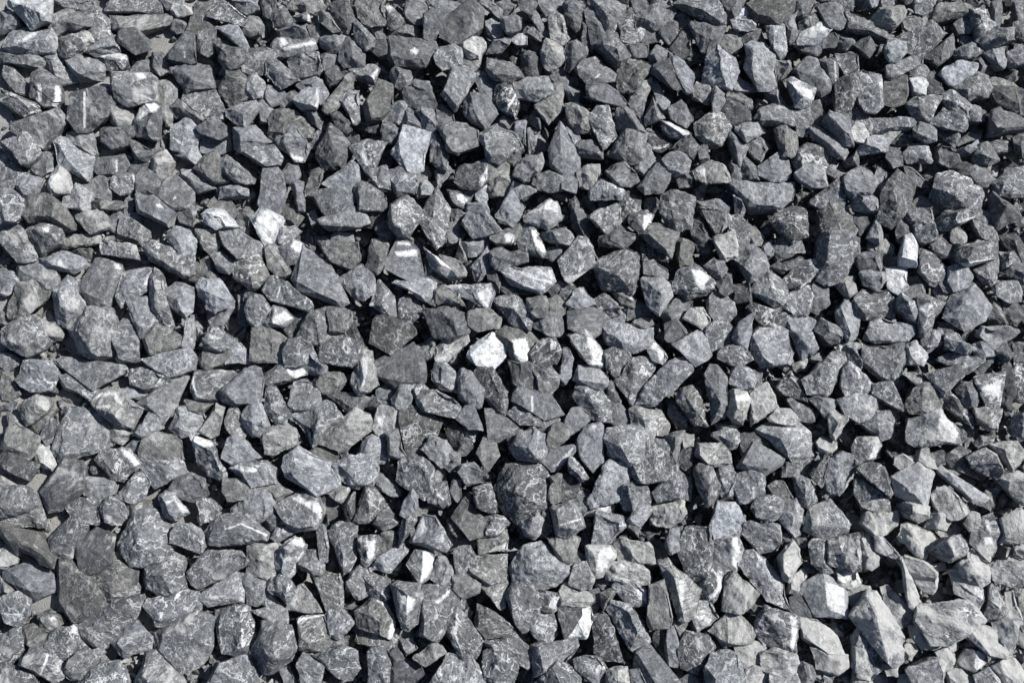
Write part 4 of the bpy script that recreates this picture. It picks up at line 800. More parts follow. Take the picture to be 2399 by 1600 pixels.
195,1117 218,1114 241,1123 267,1123 264,1157 230,1172 201,1160;;5va;;
1489,37 1506,23 1546,9 1569,23 1572,37 1560,55 1534,66 1497,55;1509,46 1543,52;4sa;;
1474,962 1491,951 1514,951 1543,962 1540,985 1532,1025 1514,1014 1509,997 1486,997;1491,956 1509,985 1514,1014;5wva;;
232,570 258,564 281,570 316,575 327,595 330,613 298,610 270,604 241,595;;4rva;;
1749,722 1767,710 1801,722 1838,739 1847,762 1824,768 1790,762 1767,745;;2pva;;
1968,716 1979,702 1996,710 2011,745 2011,791 1985,796 1973,762 1962,733;;6a;;
1998,1048 2012,1025 2035,1020 2055,1025 2064,1043 2052,1071 2029,1083 2001,1088;2035,1031 2029,1077;4va;2052,1037 2064,1043 2052,1068 2035,1077;
2107,1316 2121,1299 2144,1305 2156,1305 2173,1322 2190,1339 2190,1374 2179,1385 2164,1380 2150,1345;;6wa;;
2328,1454 2362,1451 2385,1460 2388,1494 2382,1529 2362,1535 2351,1500 2334,1483;;5a;;
1165,195 1185,195 1208,218 1216,244 1210,281 1193,270 1170,253 1162,235;1179,207 1193,241 1185,264;2va;1176,258 1196,241 1208,218 1210,224 1196,247 1188,264;
921,664 929,656 969,656 998,653 1015,664 1010,693 998,704 969,693 941,679;941,670 987,693;5va;;
1440,1374 1463,1354 1491,1362 1514,1380 1520,1408 1514,1417 1474,1414 1457,1391;;4rva;1491,1380 1514,1380 1517,1408 1497,1403;
551,304 571,304 594,301 617,319 631,333 620,342 571,356 554,344;;5a;;
906,410 918,396 938,393 969,410 978,428 972,451 932,453 912,425;;4va;;
1250,1448 1273,1426 1291,1431 1302,1460 1308,1483 1291,1500 1268,1506 1250,1477;;5va;;
1612,521 1635,506 1652,518 1663,549 1669,567 1663,584 1658,595 1635,584 1617,549;1649,521 1658,590;2sb;;
909,1575 946,1546 975,1552 992,1580 952,1609 918,1603;;2b;;
1279,1259 1308,1259 1342,1253 1359,1259 1354,1282 1342,1311 1319,1311 1296,1288;;5rwa;;
1256,1598 1285,1563 1308,1552 1331,1563 1354,1575 1359,1601 1342,1626 1262,1621;;4va;;
1841,656 1876,618 1904,613 1924,630 1899,653 1870,681 1847,676;1876,670 1910,636;3vb;1916,630 1924,633 1881,670 1873,676~3;
806,1362 820,1345 849,1322 866,1357 861,1391 838,1403 815,1385;;5va;;
1159,506 1182,478 1199,452 1216,463 1228,486 1219,512 1202,529 1176,521;;5ra;;
1623,402 1658,393 1663,382 1692,385 1709,405 1712,428 1692,430 1655,428 1632,419;;6rwa;1629,399 1652,396 1652,416 1635,413;
1881,676 1899,676 1902,693 1887,739 1858,750 1841,722 1853,693;;4rvb;;
1658,704 1669,687 1692,687 1715,710 1718,733 1703,753 1675,745 1658,727;;4va;;
221,376 253,370 290,367 301,390 296,408 267,413 238,408 218,393;;4b;273,376 273,402~4;
502,103 513,89 533,98 556,109 568,126 565,143 551,155 525,158 513,143;519,115 533,135 556,126;3a;;
1417,405 1428,387 1463,379 1486,399 1494,422 1477,436 1446,436;;4ra;;
2024,997 2047,974 2058,968 2081,968 2098,985 2098,1002 2087,1020 2064,1031 2052,1014;2055,974 2058,1014;4va;;
141,92 161,80 189,72 204,75 215,100 198,109 181,126 161,132 143,126 141,109;152,100 164,123 195,95;3va;;
453,396 470,373 505,359 516,373 519,402 533,422 499,425 476,408;;4wa;;
1139,158 1144,138 1170,138 1196,149 1222,181 1210,189 1182,192 1156,181;1159,172 1210,178;4sa;;
1038,670 1078,664 1101,667 1147,667 1156,687 1147,719 1142,725 1124,704 1090,687;1090,676 1124,704;5va;1041,670 1078,664 1081,673 1061,679/1119,687 1142,673 1153,687 1142,719 1124,702;
1408,555 1451,526 1474,541 1497,552 1491,561 1457,581 1428,578 1405,572;;4sa;;
565,356 597,344 643,342 657,367 654,387 622,393 597,376 574,364;;4va;;
2012,1100 2035,1083 2047,1083 2070,1097 2084,1117 2092,1152 2084,1169 2064,1140 2035,1117;;3sva;;
2184,32 2202,11 2236,3 2259,6 2273,23 2270,34 2230,46 2190,49;2190,29 2236,26 2270,29;4wsa;;
571,704 579,684 597,687 614,699 628,725 614,750 602,762 585,750 574,727;597,687 594,716 579,745;4va;;
1801,1140 1807,1129 1836,1129 1853,1152 1864,1175 1858,1203 1836,1209 1824,1175;;4wra;;
1899,1512 1927,1529 1979,1535 1982,1558 1962,1575 1939,1575 1916,1563;;5wa;;
2202,842 2236,827 2270,827 2305,836 2305,847 2265,870 2247,859 2213,853;;4va;;
625,164 625,146 648,143 668,152 688,172 703,187 686,198 657,204 640,187 625,178;631,149 654,166 680,184;4a;;
1683,1106 1692,1088 1715,1094 1726,1117 1721,1163 1698,1166 1683,1152;;5rva;;
1761,1186 1778,1163 1807,1163 1830,1177 1824,1203 1801,1220 1772,1209;;4rva;;
666,825 677,799 703,793 729,811 740,836 706,854 671,854;;4va;;
866,1523 895,1520 906,1552 906,1601 860,1603 872,1558;;4sva;;
1692,258 1703,241 1726,238 1747,247 1758,267 1758,284 1738,290 1709,296 1698,276;1718,244 1744,264 1749,281;3rb;;
241,307 253,298 278,293 310,296 319,310 310,319 293,336 264,342 244,330;;3sa;;
1007,324 1012,313 1030,316 1047,339 1053,364 1050,396 1033,396 1012,376;1021,321 1033,356 1038,385;4sa;;
1334,481 1348,463 1359,492 1382,515 1388,532 1377,561 1359,558 1342,532;1342,475 1357,526 1371,555;3rb;;
2041,899 2058,893 2087,899 2104,922 2115,945 2118,962 2098,956 2070,939 2047,922;;4va;;
1130,1374 1142,1362 1176,1357 1190,1348 1190,1374 1182,1420 1170,1426 1147,1403;;5wva;;
276,80 290,69 316,69 333,80 347,95 353,115 336,123 316,123 293,106 278,98;;3pa;;
0,123 34,129 69,132 95,132 106,146 103,155 75,158 37,155 0,149;;4sb;;
1606,1408 1629,1411 1646,1408 1663,1408 1681,1448 1663,1466 1635,1477 1623,1460 1617,1431;;6wva;;
1012,888 1021,853 1044,847 1061,865 1067,893 1067,916 1050,913 1027,905;1035,859 1033,899;4va;;
1813,301 1841,301 1864,319 1867,356 1853,367 1830,364 1818,339;1841,304 1844,362;4wsa;;
1896,481 1916,486 1893,475 1933,440 1962,420 1979,446 1976,466 1945,469 1922,486;;4va;;
1348,890 1359,859 1388,859 1411,870 1423,879 1420,905 1400,910 1371,899;1357,890 1417,899;5pa;;
149,463 166,446 184,440 201,446 215,460 210,481 201,498 172,492 152,483;;6va;;
749,515 775,518 809,504 826,489 855,504 864,526 835,535 809,529 775,535;752,526 809,526 843,532;5va;;
769,1460 775,1431 803,1426 820,1443 829,1454 815,1477 792,1494 775,1483;;5rva;;
1382,509 1411,498 1446,475 1454,492 1446,538 1423,547 1405,526;;5rva;;
1546,733 1566,716 1595,693 1618,710 1618,733 1595,750 1560,750;;4a;;
571,1357 579,1345 608,1357 620,1362 620,1397 602,1414 579,1414 574,1391;;5va;;
935,273 941,255 967,247 984,258 992,293 981,310 946,316 938,293;;4sb;;
1067,1293 1078,1282 1101,1282 1119,1305 1113,1328 1096,1348 1073,1345;;4va;;
1247,831 1262,805 1285,791 1302,796 1308,819 1299,848 1273,859 1250,848;;3rva;1291,796 1302,802 1302,819 1291,819;
1896,1276 1904,1265 1927,1265 1942,1268 1933,1299 1950,1339 1927,1339 1904,1316;1927,1276 1927,1322;4va;;
175,506 195,501 212,492 235,492 241,509 253,532 235,541 212,541 189,526;;6wa;;
1153,595 1170,581 1199,584 1231,593 1231,613 1193,618 1170,630 1156,618;;4sa;;
1124,1259 1153,1253 1170,1239 1188,1242 1188,1276 1188,1291 1147,1296 1127,1293;;4wvb;1147,1291 1156,1282 1188,1271 1190,1288;
2322,1043 2351,1037 2379,1037 2397,1065 2385,1094 2374,1106 2357,1077;2351,1054 2374,1100;5wva;;
2282,515 2299,495 2322,509 2339,538 2342,561 2322,567 2299,555;;4va;;
2247,1552 2265,1523 2288,1520 2308,1529 2311,1552 2288,1580 2265,1569;2288,1523 2282,1575;4pa;2291,1523 2308,1532 2308,1552 2293,1575 2282,1558;
763,922 792,916 820,922 861,933 843,956 815,962 792,951;775,928 826,951;3sb;;
1368,29 1377,17 1388,20 1402,43 1414,77 1414,103 1400,109 1388,106 1382,75 1371,52;;4a;;
671,1426 691,1408 694,1374 711,1368 729,1403 752,1431 734,1437 706,1426 683,1431;;5wva;;
1053,793 1090,785 1093,802 1067,825 1044,845 1021,845 1018,813;;6wa;1044,836 1027,842 1024,834 1056,813~3;
1328,247 1354,244 1377,267 1385,276 1385,307 1354,304 1336,287 1331,273;1354,255 1368,278 1354,298;4wsa;;
1348,1546 1371,1537 1400,1540 1417,1558 1411,1580 1394,1598 1371,1575 1354,1563;;4rva;1397,1558 1411,1552 1417,1563 1405,1575 1397,1575;
2293,86 2311,72 2334,66 2374,66 2374,95 2357,100 2328,106 2302,100;;4ra;;
132,572 166,555 201,549 230,544 241,555 230,572 201,581 161,581;;5rwsb;;
46,956 63,939 92,928 112,931 112,962 80,979 63,991 49,974;;4wva;;
46,1489 57,1466 80,1463 103,1477 121,1494 103,1523 86,1506 57,1506;;3wb;;
872,716 883,670 889,661 906,681 918,699 932,739 912,745 895,727 878,716;901,681 895,716 912,739;4va;;
2009,350 2029,324 2047,316 2070,321 2081,333 2081,356 2052,362 2018,362;;5va;;
2334,1117 2362,1114 2385,1106 2408,1117 2425,1146 2420,1180 2391,1175 2357,1146;;5wva;;
235,1186 253,1166 281,1172 293,1203 281,1226 247,1220;;4va;;
800,109 815,86 835,103 849,132 849,152 809,155 798,138;820,98 829,138;4a;;
700,1558 711,1535 734,1540 752,1563 746,1609 711,1609 706,1580;;5va;;
1207,410 1222,379 1242,373 1265,364 1273,390 1253,416 1227,430;;5rb;;
1836,1083 1876,1077 1904,1068 1904,1094 1890,1117 1836,1114;;4vb;;
2041,52 2064,26 2104,20 2121,11 2127,34 2104,52 2090,66 2070,60;;5wa;;
278,538 284,512 304,509 321,526 350,541 350,561 327,564 298,555 278,547;;4va;;
476,504 493,489 522,492 539,509 554,529 539,535 505,535 479,521;;7va;488,498 505,495 522,495 539,512 554,532 522,532 505,524 496,509;
2070,627 2087,624 2121,630 2124,670 2104,687 2081,676;;7va;2070,627 2087,624 2121,630 2124,670 2104,687 2081,676;
519,379 533,370 556,387 579,402 597,416 591,428 551,430 528,405;;5sva;;
866,1334 889,1305 918,1288 941,1276 952,1291 935,1311 912,1334 883,1339;;6sva;;
321,419 336,396 356,405 379,425 373,445 356,459 321,448;;4a;;
390,558 410,535 442,547 459,564 451,595 430,595;;5va;;
694,1322 711,1288 740,1291 757,1322 757,1339 734,1348 711,1339;;4va;;
837,1071 855,1065 860,1031 872,1022 898,1025 901,1060 906,1071 895,1083 860,1083;866,1031 855,1071;5va;;
1245,745 1256,733 1279,736 1308,745 1319,773 1302,788 1285,788 1256,768;1285,739 1285,785;4a;;
1824,1207 1864,1173 1881,1196 1884,1225 1876,1248 1858,1259 1841,1230;1858,1202 1858,1253;5va;;
2164,132 2193,109 2216,92 2233,80 2225,98 2230,126 2213,149 2196,158;2213,98 2202,149;3b;;
2196,521 2219,498 2259,492 2282,498 2282,512 2247,524 2225,538 2196,535;;4va;2236,524 2253,518 2282,509~2;
2328,1563 2357,1546 2379,1546 2397,1575 2385,1601 2357,1598;;6wva;;
995,578 1004,578 1027,595 1044,610 1067,636 1078,647 1056,650 1044,641 1027,636 1010,624 998,607;;5va;998,575 1010,590 1033,601 1058,627 1073,647 1053,650 1033,621 1004,598;
1847,195 1858,189 1881,204 1904,212 1907,232 1902,247 1884,253 1864,247 1856,230;1858,201 1881,224 1899,230;5va;1850,192 1864,192 1884,207 1904,215 1904,235 1881,224 1861,207;
1273,1065 1285,1054 1319,1045 1342,1045 1342,1060 1325,1077 1308,1097 1293,1100 1273,1080;;5pa;1319,1071 1342,1048 1336,1065 1311,1094 1305,1088;
1824,905 1853,873 1876,893 1893,933 1893,942 1870,933 1841,922;1853,882 1890,933;3va;;
218,20 235,32 255,52 264,80 255,89 218,92 207,83 215,63 210,34;;4vb;;
445,57 453,29 462,14 490,9 482,29 499,52 493,69 462,69 439,77;;3pwb;;
1322,158 1328,103 1354,95 1371,106 1371,126 1351,155 1334,166;1342,100 1351,143 1336,161;4sa;;
1572,115 1595,77 1621,63 1621,129 1595,138;;2b;;
401,253 416,235 430,232 447,250 467,267 485,281 476,287 447,284 416,276;427,253 465,276;4b;;
1113,1146 1147,1134 1159,1163 1165,1197 1142,1200 1119,1186;;2rva;;
1813,590 1824,561 1841,555 1870,567 1881,590 1858,601 1824,607;1841,561 1838,595;4vb;;
1858,1117 1881,1114 1904,1129 1907,1169 1893,1186 1870,1169;1887,1129 1887,1163;4rva;;
812,756 826,750 849,785 858,813 849,831 826,813 806,791;820,756 843,825;1b;;
121,0 215,0 218,14 198,29 164,32 141,17;;4vb;;
568,979 585,951 605,945 611,979 631,997 608,1014 591,1014;;5rva;;
467,1008 482,974 505,945 525,956 519,985 511,1014 493,1025;;5wa;;
849,1345 866,1339 883,1345 906,1362 912,1391 901,1405 883,1403 860,1380;849,1351 906,1403;4sva;;
1709,526 1715,509 1732,509 1755,532 1755,561 1749,578 1726,584 1715,549;;4va;;
195,436 218,422 235,416 255,428 264,451 253,468 207,459;;5b;;
622,584 631,575 651,581 654,601 668,621 680,633 674,650 648,647 631,624;;4wa;;
1107,624 1124,595 1142,581 1150,601 1156,630 1142,647 1127,653 1116,664;1124,601 1130,647;5vsb;;
1313,1117 1342,1106 1359,1129 1348,1163 1319,1175 1308,1146;;1b;;
1850,779 1881,779 1899,785 1910,813 1899,831 1881,842 1864,813;;5rva;;
2190,276 2213,253 2230,258 2253,276 2265,298 2253,307 2230,293 2202,296 2181,290;;4rva;;
141,882 164,879 189,893 212,908 235,916 210,933 178,925 155,908;;4vb;;
0,1569 34,1563 75,1580 86,1601 0,1609;;4va;;
473,808 493,765 516,770 539,788 539,802 522,819 493,811;488,768 485,805;5va;;
631,1357 654,1351 677,1362 694,1385 671,1408 648,1397 631,1380;;4va;;
1245,425 1256,408 1285,408 1313,419 1322,442 1285,448 1256,442;;5rb;;
1904,768 1927,750 1945,756 1973,773 1973,802 1945,813 1933,785;;4b;;
2127,486 2156,455 2179,469 2210,492 2207,504 2184,504 2138,498;;5wb;;
212,98 230,92 267,89 278,103 278,123 235,126 224,132 201,123 207,109;;5b;;
92,747 115,725 132,742 149,768 143,788 121,791 103,779;;5rwsb;;
316,1014 336,974 350,962 373,979 396,974 373,1002 339,1020;;5va;;
769,722 798,719 826,733 826,756 803,773 775,776;;4wa;;
734,899 757,876 792,876 809,893 792,916 763,922;;4rwb;;
995,37 1015,26 1056,29 1041,49 1021,75 1007,95 995,92 998,66;;4pa;;
1101,739 1119,727 1142,727 1167,745 1167,768 1136,770 1119,773 1104,759;;5wsa;;
1792,63 1810,60 1833,66 1838,98 1841,118 1827,135 1813,121 1801,95;1813,66 1813,115;5sva;;
2276,1271 2282,1248 2299,1242 2322,1259 2331,1288 2316,1311 2293,1293;2305,1253 2288,1288;4a;2305,1259 2322,1259 2325,1273 2308,1279;
470,344 476,319 511,327 536,316 539,350 505,359 473,356;;5sb;;
1689,819 1732,811 1755,825 1761,842 1732,854 1686,842;;4va;;
1669,555 1715,549 1724,567 1726,593 1703,607 1689,601 1681,578;;7rwa;;
2219,1065 2247,1048 2270,1060 2265,1094 2288,1117 2259,1111 2230,1094;;3pb;;
376,1163 385,1154 408,1160 430,1186 439,1200 413,1212 390,1206 379,1186;;5va;408,1160 439,1195 430,1206 410,1175;
654,72 688,57 723,57 726,80 717,95 683,100 660,86;;4b;;
525,1123 545,1120 568,1126 588,1149 562,1169 539,1172 528,1152;;4pwa;;
849,498 912,492 915,521 901,535 878,538 849,532;;2sb;;
840,1259 866,1256 883,1259 886,1276 878,1305 860,1325 849,1316 843,1288;;3sva;857,1268 878,1265 878,1293 866,1322 852,1314 863,1288;
1640,486 1663,486 1703,504 1709,518 1686,549 1675,544 1658,515;;4wva;;
2322,204 2351,204 2374,207 2385,224 2385,261 2362,253 2339,235;;3wa;;
69,1060 92,1045 115,1043 121,1065 132,1083 121,1103 86,1088;;7wwb;;
531,258 562,247 594,238 602,253 588,273 571,296 556,284 533,273;539,255 568,267 579,258;5a;;
1021,135 1030,115 1058,109 1076,118 1081,138 1078,155 1058,149 1038,161 1024,149;;5va;;
1919,17 1933,11 1968,14 1979,37 1982,57 1962,66 1942,57;;4a;;
2270,23 2305,23 2322,40 2331,63 2316,72 2293,80 2285,63 2276,40;;5va;;
2285,636 2305,618 2339,601 2339,636 2328,670 2305,664;2311,624 2322,659;4vb;;
2107,1311 2115,1305 2127,1322 2138,1357 2147,1391 2144,1426 2127,1414 2121,1374;2121,1339 2127,1403;6wa;;
473,813 505,816 536,827 511,853 482,865 467,844;;4wa;;
1193,968 1210,956 1239,956 1268,968 1274,997 1222,991;;4rva;;
1288,46 1299,34 1316,43 1325,66 1334,86 1325,100 1308,103 1293,92 1288,69;;5wva;1302,52 1311,86~4;
1998,463 2006,458 2052,466 2070,486 2067,501 2035,501 2001,492;;4va;;
2104,1186 2121,1177 2156,1177 2179,1189 2179,1209 2150,1220 2121,1209;;4va;;
1563,121 1575,121 1595,143 1621,172 1621,210 1609,215 1595,184 1575,152;;5sa;;
860,624 872,567 886,564 906,578 901,601 895,624 883,636;;4wa;;
1443,253 1448,244 1480,264 1497,284 1512,310 1491,316 1474,290 1454,301 1443,293;;4ra;;
2339,699 2374,704 2397,733 2379,762 2362,756 2345,727;;3b;;
3,870 23,865 34,882 40,910 46,919 23,933 6,933 0,910;;4wb;;
1382,451 1411,428 1434,430 1460,451 1451,468 1388,468;;5va;;
1268,544 1285,538 1325,535 1336,561 1348,572 1336,578 1302,572 1273,561;;4va;;
1571,350 1600,324 1617,313 1629,330 1640,356 1623,370 1594,364;1617,319 1612,362;3b;;
1896,670 1910,659 1933,681 1939,710 1916,733 1893,722;1904,670 1933,699;4b;;
1270,143 1276,115 1279,95 1293,100 1311,115 1316,141 1302,155 1293,166 1276,158;;6rwa;;
1308,1431 1331,1420 1359,1420 1359,1443 1336,1477 1325,1494 1313,1466;;2pa;;
2004,607 2024,595 2064,590 2064,624 2067,641 2047,641 2018,630;;4a;;
2339,555 2368,549 2385,549 2400,584 2400,624 2379,613;;2b;;
419,422 424,402 453,405 488,422 499,439 459,448 436,433;;4b;;
1021,681 1044,670 1073,679 1087,716 1056,716 1027,710;;4rwa;;
1864,408 1887,393 1922,393 1933,419 1933,436 1907,436 1876,422;;6ra;;
1153,549 1182,541 1205,526 1219,524 1216,555 1196,575 1165,575 1153,561;;4wa;1179,552 1193,544 1205,552 1202,567 1185,567;
539,956 556,956 562,985 579,1008 568,1025 548,1020 528,991;;4wva;;
1010,1140 1044,1131 1053,1157 1056,1180 1033,1189 1004,1175;;4rva;1024,1157 1038,1169~4;
1526,172 1534,158 1566,143 1575,166 1595,207 1575,207 1543,184;1534,161 1569,146;3a;;
40,436 57,410 80,413 100,422 95,442 86,459 52,459;;5b;;
2018,1245 2047,1253 2052,1288 2058,1316 2041,1328 2024,1322 2026,1288;;5rb;;
224,132 241,123 267,123 293,129 298,141 296,152 284,164 255,161 247,149;241,135 278,143;4va;227,132 241,123 267,123 293,129 298,141 278,138 258,132 241,135;
253,253 267,241 298,253 313,270 307,284 281,293 264,284 253,267;258,253 270,276;5wb;;
579,198 597,175 611,187 622,204 622,227 597,235 571,235 574,218;;5va;;
1867,103 1881,77 1899,63 1933,49 1950,69 1933,75 1916,86 1899,95 1910,106 1881,103;;6sva;1881,83 1899,66 1933,49 1947,66 1916,80 1904,89;
293,1179 310,1170 344,1167 367,1173 373,1190 339,1196 321,1202 298,1225 304,1202;;4wb;;
674,14 688,0 746,0 752,17 734,29 706,29 677,23;;5wrb;;
1858,250 1876,250 1893,261 1902,284 1896,307 1879,319 1867,310 1864,281;;5sva;;
2225,630 2247,621 2265,630 2273,650 2265,670 2236,679 2225,659;;5pa;2245,636 2247,676~3;
247,974 276,979 310,997 310,1020 287,1037 264,1031 253,997;;4wsb;;
654,584 671,572 688,561 709,570 709,593 691,613 671,618 663,601;677,584 691,607;4va;688,561 709,570 706,590 694,590 683,578;
952,0 992,0 998,14 987,34 998,49 975,55 952,43 958,23;;4b;;
2351,853 2368,865 2374,910 2368,951 2357,956 2345,933;;2b;;
2374,830 2400,824 2400,939 2379,933;;2vb;;
462,541 493,538 511,544 516,561 505,590 493,595 476,578;;4wva;;
938,704 952,696 987,704 992,727 969,736 964,756 941,739;;3vb;;
901,1186 923,1203 941,1226 895,1243 872,1226;;3vb;;
1222,132 1233,121 1256,129 1270,152 1262,172 1239,181 1227,172;;2rb;;
459,80 505,69 505,92 499,115 485,129 467,121 462,103;;4va;;
1015,1328 1027,1308 1044,1311 1056,1328 1056,1362 1027,1368 1010,1351;;5sva;;
1259,0 1325,0 1319,23 1302,34 1285,43 1270,26;;4b;;
2081,155 2110,143 2138,132 2159,138 2164,149 2138,158 2110,172 2092,184 2081,178;;4va;;
362,373 385,356 399,373 410,387 393,413 373,416 359,402;;5wb;;
513,69 533,63 556,63 571,86 579,109 565,118 539,100 522,80;;5va;;
511,455 533,463 551,481 562,504 554,518 533,504 516,489 488,486;;4wb;;
1136,1213 1159,1207 1182,1213 1193,1225 1165,1248 1136,1256 1133,1236;1159,1213 1142,1248;4sva;;
1122,1060 1136,1025 1159,1034 1165,1065 1153,1083 1142,1100 1130,1077;;4pwa;;
1454,57 1463,32 1483,43 1489,69 1494,92 1468,103 1457,92;;4sva;;
1348,1328 1371,1322 1388,1357 1382,1380 1365,1385 1336,1368 1348,1351;;6wva;;
459,298 488,281 511,281 525,296 528,316 513,324 476,313;;4a;;
1058,1351 1090,1351 1119,1368 1116,1385 1084,1397 1067,1380;;5wa;;
1448,486 1468,469 1468,452 1500,463 1491,492 1468,515 1448,524;;3vb;;
697,201 714,184 734,178 752,187 760,201 766,218 749,241 740,215 714,207;;5b;;
803,241 815,221 841,218 843,258 841,281 829,287 812,261;;5va;809,261 829,287~3;
1721,301 1744,290 1772,290 1790,310 1778,321 1749,333 1732,316;1738,298 1744,321;5va;;
1721,791 1732,762 1767,736 1764,768 1749,813 1732,811;1732,802 1764,750;5a;;
261,419 287,405 310,413 319,430 304,451 281,453 264,439;;4vb;;
0,638 29,641 46,653 49,664 23,687 0,687;;5vb;;
556,509 568,489 585,489 597,504 591,532 579,555 559,544;;4wb;;
1050,446 1078,446 1113,446 1101,478 1090,492 1061,478;;4rb;1070,458 1081,455 1096,469 1087,478 1073,469;
969,813 998,796 1018,796 1015,834 992,848 969,836;;5rwb;;
1354,405 1371,393 1400,390 1402,419 1382,439 1357,436;;6rwb;;
1586,567 1600,558 1621,575 1621,618 1595,624 1586,595;;4wb;;
1686,0 1747,0 1741,20 1724,46 1709,49 1701,23;;4a;;
2282,956 2316,959 2342,962 2334,1002 2316,1005 2293,985;;5wva;;
513,436 551,428 574,436 579,459 516,465;;5b;;
857,402 883,396 903,396 906,422 915,445 892,448 872,428;;4va;;
2242,916 2259,899 2276,899 2293,916 2293,933 2285,951 2265,948;2270,905 2279,945;4va;;
1325,988 1342,962 1359,959 1377,971 1377,985 1359,1002 1336,1017 1331,1002;;4pa;;
1709,893 1726,859 1749,865 1764,882 1761,905 1738,910;;5va;;
2098,538 2115,515 2133,526 2150,555 2150,578 2127,584 2104,561;;4b;;
2328,673 2351,664 2379,664 2391,681 2391,704 2362,704 2339,690;;4pva;;
0,26 23,26 43,43 46,60 23,69 0,80;;4b;;
63,385 86,367 109,362 121,373 121,396 95,413 83,402;;5b;;
1147,430 1176,416 1202,419 1205,442 1188,459 1153,459;;5wrb;;
1279,1037 1296,1002 1313,994 1331,1002 1328,1025 1302,1048 1282,1054;;4wa;;
2121,362 2138,342 2167,339 2176,356 2179,379 2156,382 2130,379;2167,344 2173,376;5vb;;
2299,1213 2322,1207 2339,1219 2345,1253 2334,1271 2316,1253 2299,1230;;3va;2311,1213 2322,1230 2322,1248 2313,1236;
1468,244 1483,218 1506,232 1512,258 1509,298 1491,276;;4sb;;
1532,1477 1560,1483 1566,1517 1572,1552 1549,1540 1532,1506;;1b;;
2270,402 2288,390 2311,399 2328,422 2316,433 2293,439 2270,422;2288,428 2316,425;4a;;
906,1020 929,1008 938,1037 949,1065 938,1077 912,1071;;4a;;
2101,704 2115,690 2138,710 2150,745 2144,756 2121,745 2104,727;;5va;;
1076,103 1090,92 1107,86 1124,92 1136,112 1119,118 1119,135 1099,132 1081,118;;7wra;;
591,1431 620,1426 648,1420 666,1431 671,1466 643,1454 620,1448;;5va;;
1113,184 1133,172 1162,192 1162,224 1147,230 1127,215;;5pa;;
1073,982 1090,956 1107,954 1124,985 1130,1005 1096,1002;;4pa;;
1566,253 1598,241 1612,258 1621,278 1606,298 1575,276;;5ra;;
1506,572 1526,572 1560,590 1566,613 1532,613 1509,607;;2vb;;
2181,572 2190,561 2207,558 2230,572 2242,587 2230,598 2202,601 2184,587;;3ra;;
1560,762 1589,747 1606,768 1609,779 1572,802 1560,791;;4pa;;
1250,865 1262,859 1291,862 1308,882 1305,905 1285,922 1268,910 1265,893;;4wva;;
1732,1020 1772,1014 1807,1043 1772,1043 1744,1065;;2b;;
1853,1403 1876,1394 1899,1420 1904,1443 1881,1448 1858,1437;;3pb;;
2207,224 2230,215 2250,227 2268,247 2268,276 2247,264 2230,253 2210,230;;4va;;
2121,561 2133,555 2144,572 2150,601 2150,624 2121,627 2107,618 2127,601;;8va;2121,561 2133,555 2144,572 2150,601 2150,624 2121,627 2107,618 2127,601;
342,63 367,57 390,55 402,72 413,83 393,95 364,89 347,80;;5vc;379,95 402,86~6;
757,95 777,80 809,80 809,100 798,118 772,121 757,109;763,98 786,98 795,106;4a;;
1084,567 1113,558 1147,552 1142,572 1119,595 1101,598 1087,584;1096,572 1124,578;5vb;;
972,1540 992,1517 1015,1503 1038,1529 1015,1546 998,1555;;5wa;;
1838,739 1870,739 1907,750 1910,768 1881,779 1858,773;;5rb;;
1960,813 1989,799 2024,808 2047,808 2052,819 2024,825 1978,836;;7wrb;;
95,1020 109,985 132,974 138,997 126,1031 109,1040;;4vb;;
1142,379 1173,376 1188,390 1185,410 1153,430 1142,416;;5wrb;;
1076,1106 1084,1091 1107,1088 1127,1103 1124,1126 1090,1137;;4rva;;
1434,956 1448,948 1468,962 1486,985 1480,999 1451,997 1434,985;;4b;;
14,161 32,164 46,178 57,195 66,218 63,224 34,215 26,201 14,184;;3b;;
620,756 643,719 660,719 671,739 688,745 666,759 631,762;643,727 637,756;5sa;640,745 666,727 686,745 660,759 637,759;
691,235 711,218 726,207 743,212 746,227 740,253 706,253;;6a;743,215 746,235 740,250~4;
1423,1575 1440,1563 1468,1563 1477,1580 1480,1609 1428,1615;;6wa;;
1899,1109 1916,1088 1933,1065 1950,1065 1950,1077 1933,1100 1927,1140 1910,1129;;3rva;;
2299,118 2328,109 2359,112 2359,132 2348,155 2334,155 2322,138;2325,115 2339,149;5sb;;
2213,785 2242,779 2253,796 2276,813 2270,828 2236,819 2219,813;;5rva;;
740,1236 752,1227 763,1236 769,1276 766,1316 752,1311 746,1276;;5sva;;
1179,1020 1205,1008 1228,997 1228,1025 1205,1054 1193,1065;;2b;;
1222,1225 1256,1207 1273,1219 1268,1248 1250,1259 1233,1248;;5rb;;
1945,974 1956,959 1985,974 1985,988 1965,1005 1959,1031 1945,1020;;6wva;;
488,730 528,722 545,707 545,725 522,759 499,762 488,747;;5b;;
912,69 935,66 952,57 972,63 975,89 944,89 909,89;929,75 952,75;4b;;
1557,376 1578,362 1603,362 1615,379 1609,399 1583,405;;5va;;
1959,129 1979,123 2011,121 2011,166 1988,172 1973,143;;4vb;;
2305,739 2322,704 2339,716 2362,756 2351,762 2328,756;2328,710 2357,756;4wb;;
1480,504 1514,498 1529,504 1523,526 1514,547 1486,532 1477,518;1497,515 1512,544;4va;1509,506 1523,501 1529,506 1523,526 1514,547 1506,532;
1566,1477 1580,1471 1589,1506 1592,1535 1586,1558 1569,1552 1563,1512;;5a;;
1752,330 1778,321 1792,330 1804,347 1790,367 1778,376 1761,356;1784,327 1795,350 1781,373;4b;;
2127,1460 2150,1460 2167,1483 2173,1506 2202,1509 2190,1517 2161,1514 2138,1494;;5wb;;
1603,745 1623,727 1649,727 1660,745 1660,762 1646,773 1623,759;;7wra;;
